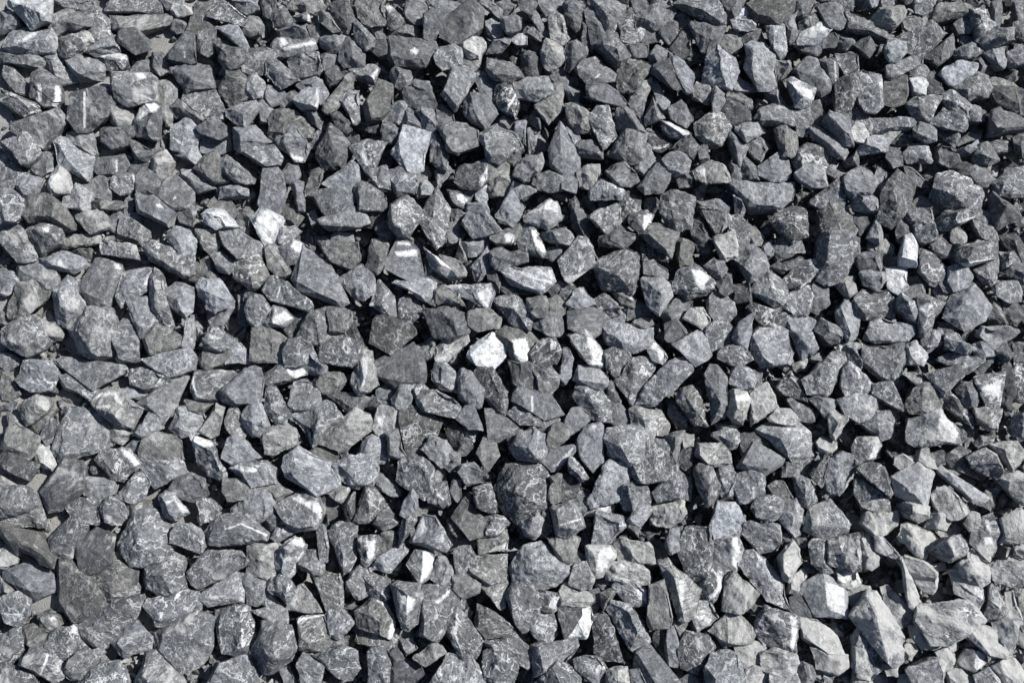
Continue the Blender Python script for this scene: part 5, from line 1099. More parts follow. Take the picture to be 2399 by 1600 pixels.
1927,396 1953,376 1976,390 1990,408 1976,430 1950,413;;4vb;;
115,905 138,899 155,916 184,933 201,942 172,951 143,933 123,919;;4wsc;;
895,1253 929,1248 941,1276 912,1288 883,1299;;4wsb;;
671,768 688,745 711,733 717,739 714,773 700,788 677,785;;3rb;;
465,1180 493,1169 516,1192 493,1215 470,1226;;4va;;
918,178 926,152 958,164 964,181 952,195 941,210 926,198;;4b;;
1394,704 1417,693 1434,704 1451,722 1451,739 1428,739 1405,727;;4rvb;;
2170,178 2190,169 2207,172 2207,218 2184,224 2173,210;;2b;;
2199,356 2207,339 2227,344 2239,356 2247,382 2225,390 2202,379;;4rb;;
637,34 648,11 671,23 683,49 677,63 666,57 643,63;657,23 668,55;3b;;
717,446 729,406 746,394 757,406 754,423 740,460 723,460;;4wsa;;
823,164 835,155 878,155 889,164 878,192 869,187 837,178;843,178 869,178;5va;872,172 886,161 883,178 875,192 869,187;
1904,215 1927,224 1950,195 1959,212 1953,241 1927,250 1910,244;;3wc;;
1703,307 1718,310 1738,330 1747,344 1741,370 1732,387 1721,364 1712,339;1718,316 1726,344 1729,379;4sa;;
2124,813 2144,805 2173,831 2161,854 2127,848;;6va;;
533,819 545,802 562,805 574,825 585,848 533,848;;6vb;;
1517,304 1540,310 1569,321 1572,339 1549,350 1529,347;;2vb;1529,347 1549,347 1572,336~3;
1514,808 1532,799 1549,813 1566,836 1555,854 1526,842;;6ra;1517,808 1534,802 1560,831 1549,842;
1749,1569 1778,1563 1801,1575 1801,1603 1790,1632 1744,1626;;6wa;;
2161,796 2179,779 2202,779 2207,802 2190,816 2167,831 2159,813;;4va;;
1732,379 1744,370 1770,399 1781,422 1749,422 1732,405;1744,376 1767,413;3b;;
2282,364 2293,344 2313,339 2322,350 2334,373 2311,385 2288,379;;4b;;
2144,526 2173,521 2190,526 2196,544 2190,561 2167,567 2150,549;;3va;;
677,429 688,423 711,432 711,463 711,492 700,495 691,478;691,432 694,475;4b;;
1351,344 1365,333 1391,336 1405,350 1408,370 1382,370 1359,364;1359,347 1400,359;4b;;
895,273 909,250 941,241 952,250 938,258 932,287 901,290;;5vb;;
872,1117 895,1111 912,1129 938,1146 935,1160 912,1160 889,1146;;5b;;
935,1242 946,1213 964,1205 975,1219 969,1236 946,1265 935,1279;952,1213 949,1253;4sva;;
1583,1088 1600,1060 1621,1048 1621,1111 1606,1106;;2b;;
1962,1334 1979,1331 2002,1339 2011,1368 1990,1374 1968,1368;;7wwa;;
164,313 210,310 221,330 224,350 215,364 195,333 158,327;;4b;;
752,1175 769,1163 795,1180 792,1203 769,1220 757,1197;;4wb;;
1572,945 1589,945 1606,979 1612,1008 1589,1002 1572,968;;3vb;;
1245,1414 1256,1380 1285,1385 1302,1391 1313,1403 1302,1426 1279,1431 1256,1420;;2va;1293,1397 1311,1397 1313,1408 1302,1426 1291,1426 1285,1420;
1489,399 1494,379 1517,344 1529,367 1532,387 1512,410;;5rb;;
1555,1031 1578,1020 1600,1014 1595,1043 1583,1083 1572,1065;;5wva;;
1983,270 2001,253 2029,264 2041,281 2018,296 1995,290;;4vb;;
545,0 608,0 608,20 591,23 579,34 562,23;;5b;;
600,238 617,235 631,247 643,267 631,284 608,287 602,270;;5b;;
1910,89 1927,75 1953,75 1962,89 1956,109 1927,115 1916,103;;3b;;
1919,146 1936,143 1959,143 1959,195 1950,201 1933,178 1922,164;1936,149 1956,152;3a;1956,146 1959,195~3;
1864,1563 1881,1552 1899,1563 1910,1580 1899,1603 1870,1598;1887,1558 1899,1598;4pa;;
1239,704 1274,699 1282,716 1274,745 1251,739 1239,722;;4rwa;;
1468,727 1497,707 1520,722 1523,739 1497,747 1474,747;;4rb;;
1698,89 1718,83 1732,80 1744,98 1726,123 1709,126 1695,106;;5wrb;;
1847,939 1864,933 1899,956 1904,985 1876,979;;3b;;
1047,1014 1061,991 1078,1008 1084,1031 1073,1060 1056,1043;;2sb;;
1512,618 1532,615 1560,630 1563,653 1537,653 1514,641;;4a;;
1721,670 1755,659 1761,687 1755,704 1724,707;;2b;;
1546,278 1586,296 1618,313 1600,324 1575,319 1552,301;1546,281 1606,316;4a;1546,278 1586,296 1618,313 1600,319 1572,298;
75,1106 115,1094 126,1106 103,1134 92,1146 75,1129;;6wwc;;
729,1060 757,1048 786,1060 795,1083 780,1088 746,1077;;4wb;;
1090,687 1124,704 1142,722 1124,733 1101,733 1087,716;;4rb;;
1807,181 1818,189 1830,218 1841,244 1830,253 1807,235 1795,218 1798,204;;5rb;;
1896,936 1916,933 1959,942 1947,974 1933,971 1910,951;;5a;;
2236,57 2259,40 2282,40 2299,57 2288,75 2270,77 2247,77;;3rb;;
470,613 493,601 499,624 513,647 511,653 476,653 476,630;;4wb;;
631,1259 654,1236 688,1227 700,1242 677,1259 654,1268;;5va;;
923,933 941,910 967,905 958,939 946,956 923,951;;5va;;
2072,121 2081,98 2098,92 2113,103 2115,123 2098,141 2081,135;;5ra;;
1276,166 1302,155 1325,164 1328,181 1319,198 1305,198 1288,184;;4rb;;
2184,1203 2202,1197 2225,1215 2213,1238 2173,1232;;6wb;;
660,498 668,481 686,486 706,509 694,526 666,526;;4wb;;
2357,1391 2374,1385 2379,1426 2397,1448 2374,1457 2357,1431;;7wwb;;
935,1206 946,1175 964,1149 975,1163 975,1192 952,1209;;5a;;
1953,75 1970,72 2002,89 2005,109 1979,115 1962,103;1962,80 1996,100;4b;;
1801,624 1824,613 1870,601 1881,607 1876,618 1836,636;;3rb;;
1801,979 1824,962 1847,965 1870,982 1861,997 1836,991 1807,991;;6wva;;
2374,979 2400,968 2400,1025 2385,1031 2368,1014;;4va;;
0,1288 23,1282 37,1299 34,1316 17,1328 0,1322;;6wa;;
1245,722 1268,710 1302,699 1319,710 1319,733 1302,745 1273,733 1250,730;;4wa;;
1675,1020 1703,1008 1724,1014 1732,1031 1724,1048 1706,1048;;5rvb;;
2222,1575 2242,1558 2265,1580 2282,1603 2236,1615;;5wva;;
901,14 912,9 926,29 944,52 923,69 909,63 906,40;912,34 923,43;3b;901,17 912,9 921,20 909,34 903,32;
0,822 17,830 40,836 52,844 34,856 14,865 0,856;;4b;;
1322,40 1336,26 1359,26 1365,37 1359,63 1348,75 1331,57;;4wb;;
1715,195 1726,184 1741,189 1761,204 1784,212 1761,218 1726,218 1715,210;1721,212 1761,215;5b;;
1813,149 1821,143 1847,143 1858,164 1841,181 1827,187 1818,172;;5wa;;
1893,250 1916,241 1924,267 1936,278 1924,298 1902,290;;4b;;
1652,624 1675,607 1698,610 1701,630 1689,650 1669,641;1675,613 1686,641;4va;;
2041,572 2070,567 2092,578 2092,598 2058,601 2035,584;;5swb;;
2052,1259 2070,1259 2092,1282 2110,1299 2098,1311 2075,1293 2058,1288;;4va;2058,1256 2070,1259 2090,1293 2081,1299;
1623,207 1635,198 1658,204 1663,227 1660,247 1643,238 1626,230;;6rwa;;
720,63 740,55 763,66 783,80 757,89 737,95 723,77;;3wb;;
860,129 878,129 901,143 915,161 912,187 895,178 878,152;;2c;;
998,607 1021,624 1044,641 1044,659 1021,664 998,653;;2sb;;
1268,1184 1285,1184 1293,1219 1296,1245 1268,1256 1273,1219;;2b;;
2196,310 2219,296 2242,301 2242,321 2233,344 2213,330;;4b;;
307,390 319,376 344,373 362,379 353,396 327,405 307,408;;3b;336,376 359,379~3;
496,601 519,593 539,607 551,618 533,638 516,630;505,618 533,630;5sa;;
700,830 711,801 729,819 746,842 763,862 760,876 723,876 711,853;;5va;;
829,57 837,49 852,63 875,89 872,106 855,112 837,89;840,63 866,95;4a;;
898,293 918,290 938,307 944,324 918,330 901,327;898,298 932,310;4b;;
1514,273 1529,230 1543,253 1552,276 1526,290 1514,293;1532,241 1540,278;4b;;
1861,0 1904,0 1896,23 1879,40 1864,37;1876,6 1881,34;3sb;;
614,1380 631,1385 654,1403 668,1414 666,1431 637,1426 620,1414;;6vb;;
972,261 990,247 1010,267 1021,301 1010,313 992,298;;5va;;
883,538 901,521 918,526 935,549 923,572 901,561;;3b;;
1348,681 1365,676 1380,699 1388,710 1359,722 1331,710;;5va;;
1474,1218 1491,1192 1520,1186 1526,1197 1503,1232;;5va;;
2018,641 2041,636 2067,641 2070,664 2052,676 2029,664;;5ra;;
362,129 382,126 396,149 399,166 376,172 359,158;;3b;;
69,991 103,968 132,959 126,974 109,991 92,1014;;4wb;;
651,544 657,532 686,535 700,544 677,567 660,575 648,561;;5va;;
1319,819 1331,813 1342,842 1336,877 1325,894 1313,882 1325,854;;5va;;
1282,1163 1293,1117 1313,1114 1308,1140 1313,1169 1296,1180;;5wsa;;
1738,86 1761,72 1778,77 1795,103 1795,115 1772,109 1744,109;;3b;;
2345,595 2362,590 2379,590 2385,613 2374,630 2351,630;2365,595 2362,624;4vb;;
230,350 258,344 296,339 293,359 258,362 227,373;;6wc;;
89,1448 98,1440 121,1443 135,1443 143,1460 115,1477 98,1466;;4wb;112,1443 126,1443 132,1451 121,1454;
775,267 800,267 820,290 823,304 809,313 786,293;;2b;;
837,287 866,278 889,281 898,296 878,307 843,304;;2b;;
1468,109 1489,103 1520,106 1517,132 1491,135 1474,126;;4b;;
1956,664 1979,653 1996,653 2002,681 1990,699 1979,693;1979,659 1990,693;6wa;;
2242,121 2276,106 2296,106 2299,118 2282,132 2253,138 2236,132;2270,112 2270,132;4vb;;
2141,304 2156,287 2173,290 2187,307 2187,327 2167,327 2147,316;2150,313 2184,327;4va;;
2270,813 2305,796 2319,808 2328,828 2293,836;;5rva;;
215,472 241,469 276,475 290,483 270,492 241,492 215,489;;3swb;;
803,1184 815,1167 832,1150 832,1196 826,1219 809,1219;;2sb;;
1359,63 1368,34 1377,63 1388,92 1385,118 1365,103;;3b;;
2127,636 2156,630 2173,664 2144,670 2130,664;;2b;;
2345,641 2379,624 2400,627 2400,664 2379,659;;3b;;
1978,1374 2012,1374 2035,1374 2035,1391 2018,1403 2001,1414 1989,1397;;5wb;;
198,189 212,184 238,184 258,195 261,204 230,207 198,204;;6c;;
703,253 729,253 746,264 757,278 749,301 726,284;;4b;;
413,364 442,347 459,347 467,364 459,385 424,373;;6b;;
1142,641 1153,633 1173,636 1170,687 1147,676;;3b;;
1342,1163 1365,1146 1380,1152 1380,1175 1368,1200 1354,1192;;3rvb;;
1715,49 1732,40 1761,43 1770,55 1767,69 1749,72 1724,66;;5va;;
1571,1248 1589,1242 1589,1288 1571,1299 1560,1276;;5rb;;
2124,492 2150,486 2184,486 2184,515 2167,526 2138,521;;3va;;
287,481 304,449 319,458 316,481 307,504 290,506;;4b;;
568,63 579,43 600,46 611,57 605,77 591,83 571,75;;4b;;
625,1140 648,1134 688,1152 666,1163 645,1175;;5wb;;
1004,0 1041,0 1067,9 1078,11 1061,23 1024,20;;5pb;;
857,951 878,928 895,933 918,945 906,956 883,962;889,939 895,954;4b;;
1170,656 1193,659 1222,676 1256,690 1245,693 1199,681 1176,687;;2sb;;
1807,1580 1847,1575 1864,1580 1881,1626 1807,1632;;5wva;;
2144,0 2196,0 2179,20 2167,34 2150,26;;5sva;;
149,584 184,584 218,578 221,607 201,607 172,595;;4wsc;;
749,138 772,126 792,129 792,149 769,164 754,166;;4rb;;
1423,882 1434,882 1440,910 1451,933 1448,956 1434,951 1425,922;;4sb;;
1669,356 1692,347 1712,362 1715,379 1698,385 1672,373;;2c;;
2006,509 2035,498 2044,515 2035,532 2012,547 2001,521;;2b;;
2288,1180 2313,1152 2339,1146 2328,1180 2325,1197 2305,1192;;4wb;;
746,40 757,29 772,37 789,57 798,75 780,75 763,60 746,52;;5wa;;
620,1213 643,1193 660,1213 666,1230 637,1239;;4sb;660,1219 666,1227 657,1233;
1110,0 1147,0 1170,23 1173,46 1153,29 1130,20;;5b;;
1669,218 1678,204 1695,224 1695,241 1683,267 1669,264;;5a;;
1637,472 1681,472 1709,486 1703,498 1675,492 1640,481;1646,486 1692,492;4sb;;
1681,664 1698,641 1712,647 1715,681 1698,690 1686,681;;3a;;
2130,184 2156,181 2170,195 2164,218 2138,221;2133,189 2144,212;6va;2133,184 2156,184 2167,195 2150,195;
2090,333 2110,310 2133,304 2138,327 2121,344 2104,344;;2rb;;
2081,344 2104,347 2115,367 2115,385 2092,390 2081,373;;4b;;
425,808 436,756 451,745 451,813;;5va;;
1546,72 1569,52 1589,55 1586,80 1569,100 1557,83;;4sb;;
2121,390 2144,399 2167,419 2179,430 2156,436 2133,425;;4b;;
316,1426 333,1426 350,1454 373,1466 356,1474 333,1471;;3sc;;
625,207 648,204 666,221 654,238 637,247 625,230;;5b;;
519,750 545,745 562,739 562,762 545,785 528,768;;4wc;;
1024,255 1035,247 1058,267 1061,281 1044,301 1030,284;;4b;;
1480,218 1491,201 1526,184 1529,195 1512,232;;5wb;;
1529,207 1537,189 1549,218 1569,241 1555,261 1540,241;;5b;;
1537,962 1549,968 1563,997 1563,1020 1537,1025 1532,1014;1537,979 1537,1020;5wvb;;
1377,1192 1400,1180 1423,1175 1434,1186 1428,1203 1400,1203 1371,1209;;6wb;1382,1192 1428,1180 1423,1197 1400,1197;
2242,333 2259,316 2288,298 2299,310 2288,324 2265,336 2247,342;;4wb;;
313,155 330,141 350,143 353,158 344,172 324,178 304,166;;4b;;
304,330 321,339 353,350 359,367 339,373 321,367 310,347;;4b;;
1523,135 1540,115 1563,121 1569,141 1552,152 1532,149;;5b;;
1580,416 1600,405 1621,408 1621,436 1592,439;;4b;;
1204,425 1227,436 1250,448 1227,465 1193,459;;4b;;
1331,1077 1342,1071 1365,1100 1374,1117 1357,1123 1336,1106;;4sva;;
1858,1357 1881,1334 1899,1339 1876,1368 1870,1391 1853,1385;;6wb;;
2098,1071 2115,1065 2138,1077 2150,1088 2115,1106 2098,1088;;5wa;;
255,515 264,501 278,495 290,509 276,544 258,538;;4b;;
1916,0 1996,0 1990,26 1968,14 1939,9;;3sb;;
1870,55 1887,40 1910,29 1916,57 1899,69 1876,69;;3b;;
2004,106 2024,86 2038,80 2044,115 2035,132 2018,121;2038,86 2029,126;3b;;
1983,807 2012,816 2012,836 2029,853 2012,876 1989,853;;4vb;;
2242,1014 2259,1002 2276,1014 2270,1037 2253,1060 2245,1048;;4vb;;
766,172 786,161 809,169 815,178 798,189 775,198 766,184;;4b;;
1411,1391 1434,1374 1446,1385 1428,1408 1411,1443 1408,1420;;4wb;;
2322,14 2345,3 2345,46 2339,63 2325,52;;3b;;
1142,57 1159,46 1173,57 1173,86 1159,95 1147,80;;5b;;
1142,121 1159,98 1193,86 1193,103 1173,121 1144,126;;4b;;
1116,440 1130,423 1147,429 1142,469 1136,481 1119,463;;6b;;
1047,521 1073,529 1087,547 1078,561 1061,558 1050,572;;4sb;;
2113,52 2133,40 2161,34 2164,49 2159,63 2133,69 2118,66;;6wa;;
2242,356 2259,342 2293,324 2296,342 2285,359 2253,362;;5b;;
2202,613 2219,630 2225,659 2236,679 2213,681 2202,659;;4a;;
0,524 34,518 52,526 46,544 11,547;;4b;;
1179,43 1205,37 1219,43 1213,66 1190,75 1179,57;1182,49 1213,46;4a;;
143,212 164,198 181,207 172,227 166,244 146,238;;3c;;
405,37 425,40 436,57 430,75 416,77 399,66;;3b;;
551,362 562,359 591,379 608,399 602,408 577,393 554,373;;3sc;;
1096,478 1116,475 1136,478 1144,498 1119,504 1093,498;;5b;;
373,316 387,330 390,356 367,367 356,356;;5wc;;
459,121 485,129 502,152 485,158 456,152;;6wc;;
436,939 459,939 499,945 470,968 442,962;;4wb;;
1056,1060 1073,1065 1078,1091 1056,1106 1041,1088;;5rb;;
1512,469 1537,463 1549,481 1546,504 1520,504;;2b;;
2225,532 2236,526 2259,544 2262,561 2247,578 2230,561;;5wa;;
281,916 310,908 333,913 342,925 321,933 298,933;;5b;;
109,1203 126,1195 143,1197 152,1226 115,1226;;4wc;;
660,405 677,387 697,390 700,408 688,422 668,425;;5rb;;
780,552 792,544 820,549 826,570 780,570;;5b;;
1033,601 1056,604 1076,613 1090,636 1087,647 1073,647 1050,618;;5wa;;
2035,549 2052,509 2061,515 2064,555 2058,567 2035,555;2052,515 2058,555;5a;;
2150,1077 2161,1054 2176,1051 2179,1071 2196,1097 2173,1094;;5wa;;
1494,89 1517,60 1543,83 1543,95 1512,100;;4b;;
1913,1037 1927,1028 1956,1037 1956,1048 1939,1063 1922,1063;;5wb;;
1755,1403 1772,1397 1795,1420 1778,1437 1749,1431;;3b;;
1050,492 1076,492 1093,504 1084,521 1061,524;;3rb;;
1434,687 1468,681 1486,704 1480,716 1457,710;;4rwb;1460,684 1474,687 1483,704;
2265,253 2293,253 2305,264 2302,281 2270,281;;4b;;
766,1149 792,1140 818,1143 803,1163 798,1175 775,1163;;7wwb;;
1073,1213 1050,1219 1056,1248 1078,1259 1090,1253;;2b;;
2362,121 2400,109 2400,146 2379,149;;5vb;;
2196,1529 2225,1520 2236,1535 2236,1552 2216,1569 2202,1546;;6wb;;
75,1405 115,1400 121,1420 103,1431 80,1420;;4wc;;
657,235 677,218 691,212 697,227 686,238 671,258 660,253;;4b;;
1156,14 1190,0 1205,14 1182,40 1170,32;;4c;;
1319,676 1348,673 1342,699 1325,710 1308,704;;3sb;;
1896,765 1924,762 1942,813 1910,802;;2c;;
2374,324 2400,319 2400,367 2385,373;;3b;;
2058,393 2075,410 2081,436 2087,451 2070,451 2052,419;;5b;;
2110,687 2138,670 2164,664 2164,690 2133,696;;5b;;
2328,825 2357,808 2374,831 2351,848;;3b;;
2288,1586 2316,1569 2339,1592 2351,1615 2293,1621;;5rva;;
278,103 301,121 324,126 347,123 350,135 330,135 298,138 281,123;;4wc;;
1242,40 1256,32 1270,52 1285,80 1273,86 1259,69;;5b;;
1382,1385 1400,1382 1405,1408 1400,1431 1380,1431 1382,1414;;3pb;;
1698,221 1721,218 1738,230 1755,235 1758,253 1732,241 1709,238;;4wrb;;
2006,0 2064,0 2052,14 2029,23 2012,9;;5vb;;
2230,396 2259,385 2285,387 2268,408 2242,413;;2b;;
2288,1207 2270,1202 2259,1225 2276,1245 2293,1230;;3b;;
1992,304 2004,293 2021,298 2029,316 2018,330 1998,327;;7wa;;
410,501 451,489 451,529 425,518;;4rb;;
872,118 880,95 903,98 906,132 889,132;;3b;;
883,916 906,902 929,908 918,931 889,931;;5b;;
1053,1259 1090,1259 1096,1282 1073,1282 1050,1288;;5rc;;
2374,57 2400,52 2400,95 2377,92;;3b;;
212,310 230,293 253,298 241,313 238,327 224,330 215,319;;6wwc;;
611,0 637,0 637,29 634,43 620,34;;2b;;
1078,141 1107,138 1122,141 1119,158 1101,166 1084,155;;5wrb;;
1021,402 1044,396 1061,402 1047,422 1030,436 1024,422;;4b;;
1322,9 1354,0 1368,14 1365,29 1331,26;;4b;;
1319,419 1336,408 1354,425 1345,448 1322,439;;5rb;;
1867,109 1881,89 1899,98 1913,95 1919,115 1910,126 1887,121;;4rb;;
2374,9 2400,6 2400,46 2382,55;2382,26 2385,52;4sb;;
2285,870 2305,847 2325,824 2325,847 2311,870 2299,879;;4rb;;
436,650 456,618 470,630 476,653 447,656;;3wb;;
2319,339 2339,330 2362,333 2365,353 2351,356 2334,356;;4vb;;
1015,1094 1038,1091 1044,1129 1021,1129;;4b;;
1319,210 1331,201 1357,215 1351,244 1336,235;1331,207 1345,227;4b;;
1597,126 1612,118 1646,121 1658,138 1646,146 1617,141;;2b;;
863,63 895,63 901,89 886,98 875,83;;4b;;
972,413 995,390 1007,408 998,428 981,430;;5wrc;;
981,436 998,422 1012,439 1021,453 981,459;;6b;;
1578,1454 1612,1448 1600,1506 1592,1483;;5wb;;
1718,460 1738,469 1744,492 1738,512 1724,504;;5b;;
2070,601 2121,601 2110,621 2075,624;;3swb;;
32,931 69,925 109,919 109,931 57,939;;4wsc;;
20,968 46,974 69,991 46,997 23,997;;5wb;;
1600,1117 1621,1117 1618,1169 1600,1163;;5wb;;
1833,46 1853,40 1864,34 1867,57 1864,69 1847,72 1838,57;;5sb;;
1706,385 1726,382 1735,402 1732,419 1715,422 1709,402;;4b;;
2374,808 2400,802 2400,842 2379,842;;4vb;;
0,1111 23,1129 46,1140 0,1152;;6wb;;
967,910 987,899 1004,913 992,928 969,933;;4vb;;
1285,679 1313,664 1336,670 1313,687 1302,699;;3b;;
2285,1037 2305,1020 2328,1017 2328,1037 2299,1048;;4vb;;
1073,1065 1078,1031 1101,1031 1107,1048 1090,1063;;4b;;
2256,80 2285,72 2285,98 2265,106 2256,98;;4rb;;
2202,756 2236,756 2239,773 2219,779 2202,773;;4b;;
2365,1311 2374,1282 2400,1311 2400,1334 2374,1322;;3b;;
686,40 720,32 726,52 700,57 686,57;;3b;720,32 726,37 726,52 720,49;
559,699 574,693 571,733 579,762 562,756;;3b;;
1210,293 1231,287 1231,336 1210,321;;6rb;;
2115,166 2136,155 2159,158 2170,166 2161,181 2138,175 2121,175;;4rb;;
2282,146 2299,135 2316,155 2305,169 2285,172;;2b;;
2193,538 2225,532 2236,555 2242,572 2207,561;;3b;;
215,0 264,0 244,17 224,20 212,11;;4wc;;
941,1500 964,1497 975,1517 952,1535;;4b;;
1583,40 1600,32 1621,46 1609,63 1598,69;;4wb;;
1477,0 1509,0 1520,14 1491,26;;3b;;
1792,301 1810,304 1813,333 1807,347 1792,327;;4c;;
1635,344 1655,344 1663,379 1640,379;;4b;;
2150,870 2115,876 2150,899 2161,899 2161,888;;6wb;;
359,109 376,92 393,95 382,121 364,126;;7c;;
408,17 422,11 445,17 445,32 419,34 408,26;;7wrb;;
336,1140 379,1140 367,1163 344,1160;;5wc;;
0,1351 17,1368 29,1380 17,1391 0,1385;;5wb;;
1165,281 1179,267 1205,290 1188,301 1167,290;;5wb;;
1216,6 1256,0 1256,14 1242,32 1227,23;;4b;;
1256,991 1273,979 1308,982 1302,997 1273,1008;;4sb;;
2179,1065 2207,1057 2219,1071 2213,1083 2196,1088;;3pb;;
376,0 422,0 416,14 396,20;;4b;;
714,344 729,321 754,304 752,324 737,347;;4c;;
1056,1152 1061,1129 1078,1129 1078,1163 1070,1175;;4a;;
2110,1517 2138,1512 2144,1523 2133,1543 2115,1540;;5wb;;
0,733 40,739 57,739 23,759 0,759;;4wsb;;
608,49 625,55 622,80 605,95 594,83;;4wc;;
660,1575 677,1563 694,1598 671,1615;;5b;;
2374,207 2400,218 2400,264 2385,267;;3b;;
1595,1014 1623,1020 1621,1043 1606,1054;;5wb;;
1394,1357 1428,1354 1434,1368 1417,1380 1400,1371;;4pb;;
1982,379 2011,350 2011,393 1985,390;;3b;;
1749,870 1767,876 1781,876 1781,905 1761,910;;4b;;
1078,1002 1090,999 1113,1014 1110,1034 1090,1025;;6vb;;
1755,544 1767,532 1784,555 1781,572 1767,572;;5rwb;;
1683,994 1721,988 1735,997 1715,1008 1686,1008;;6wb;;
2319,189 2334,187 2362,192 2368,204 2345,207 2325,201;;5wb;;
2374,1282 2400,1265 2400,1311 2379,1299;;6wb;;
912,1529 929,1517 941,1540 923,1558;;3b;;
1483,55 1491,49 1512,63 1506,83 1497,92;;7b;1483,52 1494,49 1512,63 1506,80 1497,86;
1575,221 1598,210 1609,218 1606,238 1578,232;;2c;;
1850,75 1881,72 1876,92 1853,103 1847,89;;4b;;
2247,791 2265,773 2293,756 2288,768 2259,802;;5wb;;
935,555 958,549 981,567 981,584 958,567;;3c;;
1334,1299 1348,1293 1368,1305 1354,1328 1336,1322;;5wb;;
2133,382 2156,376 2176,379 2167,396 2150,402 2136,396;;3c;;
2121,745 2147,750 2161,785 2150,791 2138,773;;5b;;
2207,1512 2242,1489 2239,1517 2219,1529;;7wwb;;
298,1048 324,1025 336,1028 327,1060 310,1048;;4b;;
528,296 548,287 554,301 542,319 528,316;;4c;;
1288,584 1308,581 1311,601 1296,607 1279,601;;4b;;
574,432 588,426 585,478 571,478;;5wc;;
1182,370 1210,353 1216,367 1202,385 1188,382;;3c;;
746,1517 775,1500 798,1497 798,1512 769,1523;;4b;;
949,1054 990,1048 987,1068 952,1068;;4b;;
2072,304 2092,307 2110,304 2092,324 2078,339;;6wb;;
2070,719 2092,699 2101,722 2092,742 2075,733;;5b;;
2179,824 2202,836 2207,853 2190,859 2179,842;;2c;;
2316,1552 2351,1535 2368,1540 2345,1558 2322,1563;;6wb;;
416,376 453,385 459,399 427,399;;4wc;;
809,321 826,307 841,321 841,336 815,330;;3c;;
969,1192 1004,1189 992,1209 972,1215;;5wb;;
1236,66 1250,63 1262,80 1265,95 1245,83 1230,80;;4b;;
1790,584 1807,567 1813,595 1795,613;;5b;;
1899,1558 1922,1552 1933,1586 1916,1586;;6wb;;
1070,601 1078,561 1087,590 1090,607 1078,610;;5wb;;
987,535 1010,538 1012,561 992,564;;3c;;
2190,681 2202,679 2230,693 2225,704 2202,699;;6wb;;
1933,1569 1956,1575 1945,1601 1927,1598;;5wb;;
516,175 533,155 548,146 562,152 559,166 533,172;;5b;;
1400,722 1451,733 1463,733 1457,750 1440,756 1417,739;;5rb;;
1480,1575 1497,1563 1514,1586 1526,1615 1486,1615;;4va;;
1196,86 1231,80 1231,103 1210,98;;6b;;
1491,750 1520,747 1526,759 1509,765 1486,759;;5wb;;
740,555 775,552 769,570 746,570;;4wc;;
1972,1020 1983,1014 2001,1025 1995,1043 1978,1037;;5wc;;
2001,1575 2035,1592 2041,1609 1989,1615;;5wb;;
1594,1592 1617,1580 1640,1603 1600,1621;;4b;;
935,1169 958,1197 923,1215;;2c;;
981,1175 1010,1175 1015,1192 987,1192;;4c;;
1084,1437 1096,1423 1104,1437 1101,1460 1090,1454;;4sb;;
1858,853 1887,844 1881,865 1867,870;;7wc;;
1873,1248 1887,1253 1884,1276 1864,1271;;3b;;
2064,6 2084,0 2081,29 2064,32;;4sb;;
2167,408 2187,396 2196,413 2179,425;;3wc;;
1328,301 1351,316 1357,330 1345,342 1334,321;;5b;;
1881,1316 1904,1322 1916,1334 1893,1339;;3pb;;
2070,1558 2098,1563 2098,1580 2081,1580;;5wb;;
40,460 69,458 63,478 52,478;;4wc;;
763,636 798,636 786,653 769,647;;6wb;;
1640,1483 1658,1483 1681,1512 1683,1523 1669,1512;;5wb;;
126,310 135,304 152,330 132,339 123,324;;4wc;;
267,750 293,747 281,765 264,773;;4wc;;
2190,385 2219,393 2227,399 2207,405 2196,399;;5c;;
493,158 516,158 516,172 496,175;;4c;;
723,504 737,498 743,518 732,526;;5rb;;
1827,1253 1847,1253 1858,1265 1841,1273;;4b;;
1985,1031 2011,1043 2011,1054 1996,1054;;5c;;
2110,1586 2127,1580 2133,1609 2104,1615;;5b;;
912,681 935,699 935,713 923,710;;4c;;
2121,0 2144,0 2144,20 2127,11;;3b;;
2190,1322 2213,1316 2213,1334 2196,1331;;6wwc;;
1813,719 1847,699 1836,722 1824,727;;6b;;
1724,46 1738,26 1749,23 1747,37;;8b;;
1073,267 1084,255 1096,264 1087,273;;3c;;
2299,339 2311,321 2322,327 2311,339;;6c;;
496,189 516,192 516,204 499,201;;8c;;
2302,172 2316,152 2322,164 2311,175;;7c;;
'''

# ------------------------------------------------------------------ ground: the dust and fines under the gravel
def bed_height(x, y):
    """Height of the dusty bed: filled up with fines on the left, hollow on the right."""
    P = pix(np.stack([x, y, np.full_like(x, -0.03)], -1))
    u = P[..., 0] / PW; v = P[..., 1] / PH
    f = 1 / (1 + np.exp((u - 0.33) / 0.07))
    f = np.maximum(f, 0.6 / (1 + np.exp(-((u - 0.93) + (v - 0.9) * 0.8) / 0.05)))
    return -0.085 + 0.067 * f


gx = np.arange(-1.5, 1.5001, 0.0125); gy = np.arange(-1.3, 1.5001, 0.0125)
XX, YY = np.meshgrid(gx, gy)
p3 = np.stack([XX.ravel(), YY.ravel(), np.zeros(XX.size)], 1)
ZZ = bed_height(XX.ravel(), YY.ravel()) + 0.006 * fbm(p3 * 16, 2) + 0.003 * fbm(p3 * 60, 2)
